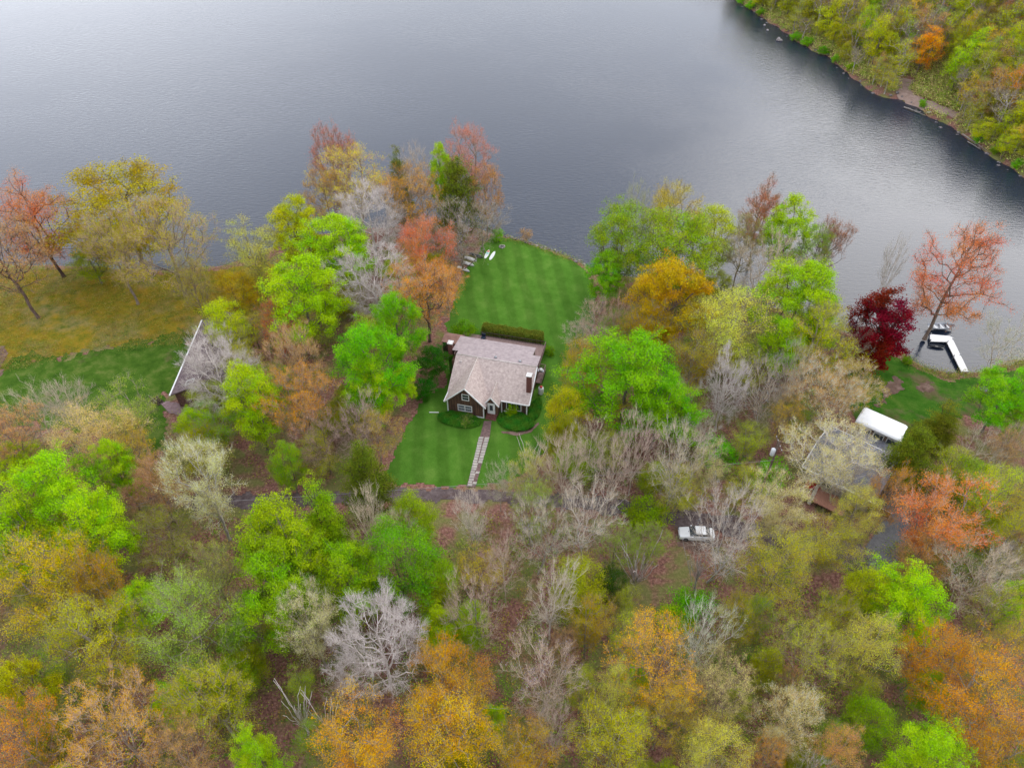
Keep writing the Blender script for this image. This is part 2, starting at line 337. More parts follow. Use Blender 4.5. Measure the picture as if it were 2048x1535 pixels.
sheet('gold_grass', [(-500, 525), (0, 531), (130, 534), (300, 542), (430, 537), (500, 525), (560, 520), (560, 620), (500, 700), (430, 690), (300, 690), (180, 700), (0, 745), (-500, 760)], .02, .5, GOLD, .8)
sheet('side_lawn', [(-500, 745), (0, 720), (60, 708), (120, 715), (200, 700), (250, 682), (300, 678), (375, 655), (400, 700), (330, 800), (345, 900), (300, 910), (240, 880), (150, 860), (0, 850), (-500, 880)], .05, .3, LEFTG, 1.3)
sheet('yard', [(1740, 700), (1800, 712), (1850, 742), (1900, 756), (1960, 748), (2040, 735), (2150, 740), (2150, 800), (1960, 830), (1880, 850), (1830, 900), (1760, 880), (1700, 830), (1690, 760)], .05, .35, RIGHTG, .6)
sheet('dirt_patch', [(1765, 768), (1790, 752), (1808, 758), (1800, 780), (1780, 800), (1755, 812)], .08, .25, DIRT, .7)
sheet('dirt_patch', [(1832, 770), (1848, 758), (1868, 762), (1862, 784), (1840, 790)], .08, .25, DIRT, .7)
sheet('bare_soil', [(-60, 700), (20, 690), (15, 720), (0, 760), (-60, 770)], .09, .3, DIRT, .6)
sheet('road', [(300, 985), (430, 988), (560, 986), (700, 982), (850, 976), (960, 978), (1100, 985), (1250, 998), (1400, 1022), (1520, 1045), (1640, 1070), (1720, 1090), (1790, 1130), (1760, 1175), (1700, 1150), (1640, 1110), (1500, 1085), (1380, 1062), (1240, 1030), (1080, 1014), (960, 1008), (860, 1004), (700, 1014), (560, 1018), (430, 1022), (300, 1018)], .06, .35, ROADM, .6)
sheet('parking_clearing', [(1330, 1030), (1440, 1045), (1450, 1095), (1400, 1110), (1345, 1090)], .04, .4, DIRT, .8)
sheet('driveway', [(1745, 900), (1790, 895), (1800, 940), (1830, 1000), (1820, 1080), (1790, 1150), (1740, 1150), (1725, 1100), (1760, 1040), (1755, 960)], .085, .35, ASPH, .3)
sheet('flower_bed_soil', [(1000, 860), (1035, 864), (1060, 856), (1076, 842), (1080, 846), (1064, 864), (1035, 872), (1002, 867)], .07, .12, DIRT, .1)
# path on the far bank
def fsheet(name, centre_px, width, dz, mat):
    c = np.array([gat(a, b)[:2] for a, b in centre_px]); V = []; F = []
    P = []
    for i in range(len(c) - 1):
        for k in range(8): P.append(c[i] + (c[i + 1] - c[i]) * k / 8)
    P.append(c[-1]); P = np.array(P); T = np.gradient(P, axis=0); T /= np.linalg.norm(T, axis=1)[:, None]; Nn = np.stack([-T[:, 1], T[:, 0]], 1)
    for i, p in enumerate(P):
        ww = width * (1 + .2 * math.sin(i * .9))
        for j in range(7):
            q = p + Nn[i] * ww * (j / 6 - .5); V.append((q[0], q[1], gz(q[0], q[1]) + dz))
    for i in range(len(P) - 1):
        for j in range(6): a = i * 7 + j; F.append((a, a + 1, a + 8, a + 7))
    return tag(link(name, mesh_np(name, V, F, mat, smooth=True)), kind='structure')
fsheet('lakeside_path', [(1812, 158), (1806, 172), (1812, 190), (1832, 202), (1865, 212), (1905, 228), (1960, 252), (2020, 285), (2080, 320)], 4.2, .12, PATHM)
# ---------------------------------------------------------------- trees
def unit(a): return a / np.maximum(np.linalg.norm(a, axis=-1, keepdims=True), 1e-9)
def tubes(P0, P1, R0, R1, n):
    """frusta for many segments at once"""
    if len(P0) == 0: return np.zeros((0, 3)), np.zeros((0, 4), int)
    d = unit(P1 - P0); ref = np.where(np.abs(d[:, 2:3]) > .9, np.array([[1., 0, 0]]), np.array([[0, 0, 1.]]))
    a = unit(np.cross(d, ref)); b = np.cross(d, a); an = np.arange(n) * 2 * PI / n
    ring = a[:, None] * np.cos(an)[None, :, None] + b[:, None] * np.sin(an)[None, :, None]
    A = P0[:, None] + ring * R0[:, None, None]; B = P1[:, None] + ring * R1[:, None, None]
    V = np.concatenate([A, B], 1).reshape(-1, 3); m = len(P0); o = (np.arange(m) * 2 * n)[:, None]; k = np.arange(n)[None]; k2 = (k + 1) % n
    F = np.stack([o + k, o + k2, o + n + k2, o + n + k], 2).reshape(-1, 4)
    return V, F
def join(parts):
    V = []; F = []; o = 0
    for v, f in parts:
        V.append(v); F.append(f + o); o += len(v)
    return np.concatenate(V), np.concatenate(F)
def profile(kind, t):
    t = np.clip(t, 0, 1)
    if kind == 'dome': return np.sqrt(np.clip(1 - ((t - .38) / .62) ** 2, 0, 1)) * (t > .38) + (t <= .38) * (.55 + .45 * np.sin(t / .38 * PI / 2))
    if kind == 'oval': return np.sin(np.clip(t * .93 + .07, 0, 1) * PI) ** .6
    if kind == 'vase': return np.minimum(.25 + .95 * t, 1) * np.sqrt(np.clip(1 - np.maximum(t - .62, 0) ** 2 / .1444, 0, 1))
    if kind == 'cone': return (1 - t) ** .75 * .95 + .04
def gen_tree(seed, H=18., R=6.5, cb=5., kind='dome', clumps=50, tpc=8, csig=.9, bf=.35, leader=.6, wander=.25, rt=.022, tipexp=2.35,
             twigs=4, tl=.9, twr=.012, sub=0, up=.5, leaves=40, ls=.22, puff=.5, shell=.72, stems=1, lumps=.22, leafup=.5, jit=.06):
    rs = np.random.RandomState(seed)
    pos = [np.zeros(3)]; par = [-1]; pl = [0.]
    def add(p, q):
        pos.append(np.array(p)); par.append(q); pl.append(pl[q] + np.linalg.norm(pos[q] - pos[-1])); return len(pos) - 1
    lead_ids = []
    for s in range(stems):
        q = 0; top = cb + (H - cb) * leader; z = 0; lean = rs.randn(2) * (.05 if stems == 1 else .28); xy = np.zeros(2); k = 0
        while z < top:
            z += 1.0; xy = xy + lean + rs.randn(2) * wander * .35; q = add((xy[0], xy[1], z), q); lead_ids.append(q)
    # clump centres in a lumpy envelope
    nf = rs.rand(5) * 2 * PI; C = []
    while len(C) < clumps:
        t = rs.rand(); az = rs.rand() * 2 * PI
        pr = profile(kind, np.array([t]))[0]
        if rs.rand() > pr * .9 + .1: continue
        lump = 1 + lumps * (math.sin(az * 2 + nf[0]) * .5 + math.sin(az * 3 + nf[1] + t * 4) * .5 + math.sin(az * 5 + nf[2] - t * 7) * .35)
        r = R * pr * lump * (shell + (1 - shell) * rs.rand()) if rs.rand() < .82 else R * pr * rs.rand() * .7
        z = cb + (H - cb) * t * (1 + .05 * math.sin(az * 2 + nf[3]))
        c = np.array([r * math.cos(az), r * math.sin(az), z])
        if C and min(np.linalg.norm(c - x[0]) for x in C) < csig * .9 and rs.rand() < .7: continue
        C.append((c, .7 + .6 * rs.rand()))
    tips = []; cid = []
    for i, (c, s) in enumerate(C):
        n = max(2, int(tpc * s))
        g = rs.randn(n, 3) * csig * s * np.array([1, 1, .6]); tips.append(c + g); cid += [i] * n
    tips = np.concatenate(tips); cid = np.array(cid)
    base = np.array([0, 0, cb * .8]); order = np.argsort(np.linalg.norm(tips - base, axis=1)); tips = tips[order]; cid = cid[order]
    tips[:, 2] = np.maximum(tips[:, 2], cb * .55)
    cap = 60000; A = np.zeros((cap, 3)); PL = np.zeros(cap); n = len(pos); A[:n] = pos; PL[:n] = pl; par = par + [0] * 0
    par_a = np.full(cap, -1); par_a[:n] = par; tipnode = []
    for tp in tips:
        d = np.linalg.norm(A[:n] - tp, axis=1)
        low = np.where(A[:n, 2] < cb * .75, 50, 0)
        drop = np.maximum(A[:n, 2] - tp[2], 0) * .8                  # branches rarely run downwards
        j = int(np.argmin(d + bf * PL[:n] + low + drop)); st = A[j]; L = np.linalg.norm(tp - st)
        k = max(1, int(L / .85)); ctrl = st + (tp - st) * .5 + np.array([0, 0, -.12 * L * (1 - up)]) + rs.randn(3) * .07 * L
        q = j
        for i in range(1, k + 1):
            u = i / k; p = (1 - u) ** 2 * st + 2 * u * (1 - u) * ctrl + u * u * tp
            if i < k: p = p + rs.randn(3) * jit
            A[n] = p; par_a[n] = q; PL[n] = PL[q] + np.linalg.norm(p - A[q]); q = n; n += 1
        tipnode.append(q)
    # radii
    w_ = np.zeros(n); w_[tipnode] = 1
    for i in range(n - 1, 0, -1):
        if w_[i] == 0: w_[i] = .6
        w_[par_a[i]] += w_[i] if True else 0
    # leaves of the graph already counted; pipe model
    rad = rt * np.maximum(w_, 1) ** (1 / tipexp)
    ids = np.arange(1, n); P1 = A[ids]; P0 = A[par_a[ids]]; r1 = rad[ids]; r0 = np.minimum(rad[par_a[ids]], r1 * 1.35)
    r0 = np.where(par_a[ids] == 0, r0 * 1.5, r0)
    thick = r1 > .07
    wood = [tubes(P0[thick], P1[thick], r0[thick], r1[thick], 7), tubes(P0[~thick], P1[~thick], r0[~thick], r1[~thick], 4)]
    cen = np.array([0, 0, cb + (H - cb) * .35]); Lp = []; Lc = []; Ln = []
    tw = []
    if twigs:
        src = np.concatenate([A[tipnode]] * 1 + [A[ids][r1 < .05][::3]]); k = twigs
        S = np.repeat(src, k, 0); o = unit(S - cen)
        D = unit(o * .8 + rs.randn(len(S), 3) * .55 + np.array([0, 0, up])); Ls = tl * (.5 + rs.rand(len(S), 1))
        M = S + D * Ls * .55 + rs.randn(len(S), 3) * .05; E = M + unit(D + np.array([0, 0, up * .5]) + rs.randn(len(S), 3) * .25) * Ls * .5
        one = np.ones(len(S)) * twr
        tw += [tubes(S, M, one, one * .75, 3), tubes(M, E, one * .75, one * .3, 3)]
        if sub:
            S2 = np.repeat(np.concatenate([S * .5 + M * .5, M]), sub, 0); Dd = np.repeat(np.concatenate([D, D]), sub, 0)
            E2 = S2 + unit(Dd + rs.randn(len(S2), 3) * .6) * tl * .5 * (.5 + rs.rand(len(S2), 1)); o1 = np.ones(len(S2)) * twr * .75
            tw += [tubes(S2, E2, o1, o1 * .4, 3)]
        else: E2 = None
    wv, wf = join(wood)
    out = {'trunk': (wv, wf)}
    if tw: out['twigs'] = join(tw)
    if leaves:
        k = leaves; T = A[tipnode]; S = np.repeat(T, k, 0); cc = np.repeat(cid, k)
        if puff > 0:
            P = S + rs.randn(len(S), 3) * puff * np.array([1, 1, .55])
        if twigs and puff <= 0.3:
            E_ = E if sub == 0 else np.concatenate([E, E2]); idx = rs.randint(0, len(E_), len(S)); P = E_[idx] + rs.randn(len(S), 3) * (puff + .04)
            cc = idx // 7
        no = unit(unit(P - cen) * .45 + np.array([0, 0, leafup]) + rs.randn(len(P), 3) * .55)
        t1 = unit(np.cross(no, rs.randn(len(P), 3))); t2 = np.cross(no, t1); s = ls * (.6 + .8 * rs.rand(len(P), 1)) * .5
        asp = .62
        V = np.stack([P - t1 * s, P + t2 * s * asp - no * s * .15, P + t1 * s, P - t2 * s * asp - no * s * .15], 1).reshape(-1, 3)
        F = np.arange(len(V)).reshape(-1, 4); cr_ = rs.rand(cc.max() + 2)
        out['leaves'] = (V, F, np.clip(.5 + rs.randn(len(P)) * .22, 0, 1), cr_[cc])
    rr = np.hypot(tips[:, 0], tips[:, 1]); out['R'] = float(np.percentile(rr, 93)) + (puff if leaves else tl * .5); out['H'] = H; out['hc'] = (cb + H) / 2 + (H - cb) * .06
    return out
SPEC = {
 'dense':  [dict(kind='dome', clumps=66, tpc=8, csig=.8, leaves=90, ls=.21, puff=.42, twigs=2, tl=.7, H=17, R=6.8, cb=5, lumps=.28),
            dict(kind='oval', clumps=60, tpc=8, csig=.75, leaves=90, ls=.21, puff=.42, twigs=2, tl=.7, H=18, R=5.8, cb=5, lumps=.3),
            dict(kind='dome', clumps=50, tpc=9, csig=.85, leaves=90, ls=.21, puff=.44, twigs=2, tl=.7, H=15, R=6.2, cb=4, lumps=.35)],
 'soft':   [dict(kind='dome', clumps=75, tpc=6, csig=.9, leaves=80, ls=.21, puff=.55, twigs=3, tl=.9, H=18, R=6.8, cb=4.5, lumps=.2),
            dict(kind='oval', clumps=60, tpc=6, csig=.9, leaves=80, ls=.21, puff=.55, twigs=3, tl=.9, H=17, R=5.2, cb=4, lumps=.2)],
 'leafy':  [dict(kind='dome', clumps=75, tpc=6, csig=.85, leaves=66, ls=.142, puff=.48, twigs=6, tl=.9, H=17, R=6.5, cb=5, lumps=.25),
            dict(kind='oval', clumps=65, tpc=6, csig=.85, leaves=66, ls=.142, puff=.48, twigs=6, tl=.9, H=17, R=5.4, cb=4.5, lumps=.25),
            dict(kind='vase', clumps=65, tpc=6, csig=.8, leaves=60, ls=.142, puff=.46, twigs=6, tl=1.0, H=17, R=6, cb=5, lumps=.3)],
 'sparse': [dict(kind='dome', clumps=70, tpc=6, csig=.9, leaves=44, ls=.132, puff=.12, twigs=5, sub=1, tl=1.1, H=18, R=6.8, cb=6, lumps=.25, up=.7, bf=.5),
            dict(kind='vase', clumps=62, tpc=6, csig=.9, leaves=44, ls=.132, puff=.12, twigs=5, sub=1, tl=1.1, H=17, R=6, cb=5.5, lumps=.3, up=.8, bf=.5),
            dict(kind='oval', clumps=58, tpc=6, csig=.9, leaves=44, ls=.132, puff=.12, twigs=5, sub=1, tl=1.1, H=19, R=5.6, cb=7, lumps=.3, up=.7, bf=.5)],
 'bare':   [dict(kind='dome', clumps=75, tpc=5, csig=.9, leaves=0, twigs=7, sub=2, tl=1.3, twr=.014, H=16, R=6.6, cb=5, lumps=.2, up=.5, bf=.5, rt=.024, leader=.3),
            dict(kind='dome', clumps=62, tpc=5, csig=1.0, leaves=0, twigs=7, sub=2, tl=1.3, twr=.014, H=15, R=6.2, cb=4.5, lumps=.3, up=.4, bf=.55, rt=.026, leader=.3)],
 'fine':   [dict(kind='vase', clumps=40, tpc=4, csig=.8, leaves=0, twigs=5, sub=1, jit=.025, tl=1.5, twr=.013, H=16, R=4.6, cb=5, lumps=.2, up=1.1, bf=.8, rt=.017, leader=.45),
            dict(kind='vase', clumps=44, tpc=4, csig=.8, leaves=8, ls=.16, puff=.1, twigs=5, sub=1, jit=.025, tl=1.4, twr=.012, H=15, R=5.2, cb=4, lumps=.25, up=.9, bf=.7, rt=.017, leader=.35, stems=2),
            dict(kind='oval', clumps=42, tpc=4, csig=.9, leaves=0, twigs=5, sub=1, jit=.025, tl=1.4, twr=.013, H=17, R=4.8, cb=6, lumps=.2, up=.9, bf=.6, rt=.017, leader=.7)],
 'conifer':[dict(kind='cone', clumps=95, tpc=6, csig=.55, leaves=55, ls=.20, puff=.42, twigs=2, tl=.6, H=17, R=4.2, cb=2, lumps=.15, leader=.95, up=0, bf=.15, shell=.6),
            dict(kind='cone', clumps=85, tpc=6, csig=.6, leaves=55, ls=.20, puff=.45, twigs=2, tl=.6, H=14, R=4.8, cb=1.6, lumps=.25, leader=.95, up=0, bf=.15, shell=.6)],
 'maroon': [dict(kind='oval', clumps=70, tpc=8, csig=.6, leaves=60, ls=.26, puff=.38, twigs=2, tl=.5, H=15, R=4.6, cb=1.8, lumps=.15, up=1)],
 'shrub':  [dict(kind='dome', clumps=26, tpc=6, csig=.45, leaves=44, ls=.17, puff=.3, twigs=0, tl=.4, H=3.2, R=2.2, cb=.5, lumps=.3, stems=4, rt=.012),
            dict(kind='dome', clumps=22, tpc=6, csig=.5, leaves=14, ls=.16, puff=.1, twigs=5, sub=1, tl=.6, H=3.6, R=2.0, cb=.5, lumps=.3, stems=5, rt=.012, up=.9)],
 'snag':   [dict(kind='vase', clumps=11, tpc=2, csig=1.0, leaves=0, twigs=0, sub=0, tl=1.3, twr=.022, H=13, R=4.0, cb=4, lumps=.4, up=.7, bf=1.0, rt=.055, stems=2, leader=.5)],
 'far':    [dict(kind='oval', clumps=36, tpc=5, csig=.9, leaves=60, ls=.27, puff=.6, twigs=2, tl=1.0, twr=.02, H=14, R=4.2, cb=3, lumps=.3, rt=.03),
            dict(kind='oval', clumps=26, tpc=5, csig=.9, leaves=40, ls=.24, puff=.6, twigs=4, tl=1.3, twr=.02, H=15, R=4, cb=4, lumps=.3, rt=.034),
            dict(kind='vase', clumps=26, tpc=4, csig=.9, leaves=3, ls=.3, puff=.5, twigs=7, tl=1.5, twr=.020, H=15, R=3.8, cb=5, lumps=.3, rt=.036, up=.9)],
}
PROTO = {}
def proto(style, i):
    L = SPEC[style]; i %= len(L)
    if (style, i) not in PROTO:
        d = gen_tree(hash_(style) + i * 17, **L[i]); r = {'R': d['R'], 'H': d['H'], 'hc': d['hc']}
        r['trunk'] = mesh_np(style + '_trunk', *d['trunk'], BARK, smooth=True)
        r['twigs'] = mesh_np(style + '_twigs', *d['twigs'], TWIG) if 'twigs' in d else None
        r['leaves'] = mesh_np(style + '_leaves', d['leaves'][0], d['leaves'][1], LEAF, {'var': ('FACE', d['leaves'][2]), 'clump': ('FACE', d['leaves'][3])}) if 'leaves' in d else None
        PROTO[(style, i)] = r
    return PROTO[(style, i)]
def hash_(s): return sum(ord(ch) * (k + 3) for k, ch in enumerate(s)) % 9973
KIND = {'dense': 'broadleaf_tree', 'soft': 'broadleaf_tree', 'leafy': 'budding_tree', 'sparse': 'budding_tree', 'bare': 'bare_tree', 'fine': 'bare_tree', 'conifer': 'conifer_tree', 'maroon': 'maroon_tree', 'shrub': 'shrub', 'snag': 'dead_tree', 'far': 'woodland_tree'}
HT = {'dense': 17, 'soft': 17, 'leafy': 17, 'sparse': 18, 'bare': 15, 'fine': 15, 'conifer': 14, 'maroon': 14, 'shrub': 3, 'snag': 13, 'far': 14}
CNT = [0]
def plant(x, y, z, R, Ht, style, leaf, label, group, bark=None, twig=None, var=None, cat='tree', lean=0):
    CNT[0] += 1; k = CNT[0]; rr = random.Random(k * 7919)
    p = proto(style, k if var is None else var)
    t = thing(KIND[style], label, cat if style != 'shrub' else 'shrub', (x, y, z - .1), rr.uniform(0, 2 * PI), group)
    t.scale = (R / p['R'] * rr.uniform(.94, 1.06), R / p['R'] * rr.uniform(.94, 1.06), Ht / p['H'])
    if lean: t.rotation_euler[0] = lean
    bark = bark or (.20, .17, .15); twig = twig or bark
    o = link('trunk', p['trunk'], t); o.color = c4(bark)
    if p['leaves'] is not None:
        o = link('crown', p['leaves'], t); j = [1 + rr.uniform(-.1, .1) for _ in range(3)]; o.color = c4([leaf[q] * j[q] for q in range(3)])
        if p['twigs'] is not None: o = link('twigs', p['twigs'], t); o.color = c4(twig)
    elif p['twigs'] is not None:
        o = link('crown', p['twigs'], t); o.color = c4(twig)
    return t
C_ = dict(lime=(.40, .62, .015), bright=(.22, .52, .012), green=(.19, .38, .015), mid=(.30, .47, .02), ygreen=(.53, .60, .02), pyel=(.68, .68, .13), corange=(.75, .30, .09), sage=(.40, .50, .09), gold=(.54, .38, .02), straw=(.66, .52, .18), oramb=(.75, .46, .04),
          golive=(.44, .40, .025), orange=(.73, .37, .05), amber=(.70, .54, .045), coral=(.72, .25, .10), rust=(.48, .16, .05), peach=(.76, .42, .15), tan=(.58, .36, .13), cream=(.68, .61, .26), olive=(.36, .40, .04),
          dk=(.055, .125, .015), dkol=(.18, .22, .03), maroon=(.19, .014, .014), brown=(.50, .28, .13), pink=(.60, .22, .13), dgreen=(.04, .17, .014), lolive=(.52, .54, .06))
GREY = (.30, .26, .24); PALE = (.72, .64, .60); TANB = (.60, .50, .40); DARK = (.09, .06, .05); MAUVE = (.30, .22, .20)
BK = {'dense': (.20, .16, .14), 'soft': (.22, .18, .15), 'leafy': (.31, .265, .21), 'sparse': (.34, .26, .20), 'bare': PALE, 'fine': TANB, 'conifer': (.10, .07, .05), 'maroon': (.10, .06, .05), 'shrub': (.2, .16, .12), 'snag': PALE, 'far': (.36, .31, .27)}
for _k in C_:
    _c3 = np.array(C_[_k]); _m = _c3.mean(); C_[_k] = tuple(np.clip(_m + (_c3 - _m) * 1.14, .006, .8))
def tree_px(cx, cy, rpx, style, col, label, Ht=None, var=None, bark=None, twig=None, group=None, ry=None):
    Ht = Ht or HT[style]; p = proto(style, (CNT[0] + 1) if var is None else var); hc = p['hc'] / p['H'] * Ht
    z0 = 1.15
    for _ in range(3):
        c = at(cx, cy, z0 + hc); z0 = max(gz(c[0], c[1]), .4)
    R = rpx / depth_px(c)
    return plant(c[0], c[1], z0, R, Ht, style, C_[col] if col in C_ else (.3, .3, .3), label, group or GRP[style], bark or BK[style], twig or (BK[style] if style != 'far' else None), var)
GRP = {'dense': 'leafed trees of the near shore', 'soft': 'leafed trees of the near shore', 'leafy': 'budding trees of the near shore', 'sparse': 'budding trees of the near shore', 'bare': 'bare trees of the near shore', 'fine': 'bare trees of the near shore',
       'conifer': 'evergreens of the near shore', 'maroon': None, 'shrub': 'shrubs of the near shore', 'snag': 'dead snags of the near shore', 'far': 'trees on the far bank'}
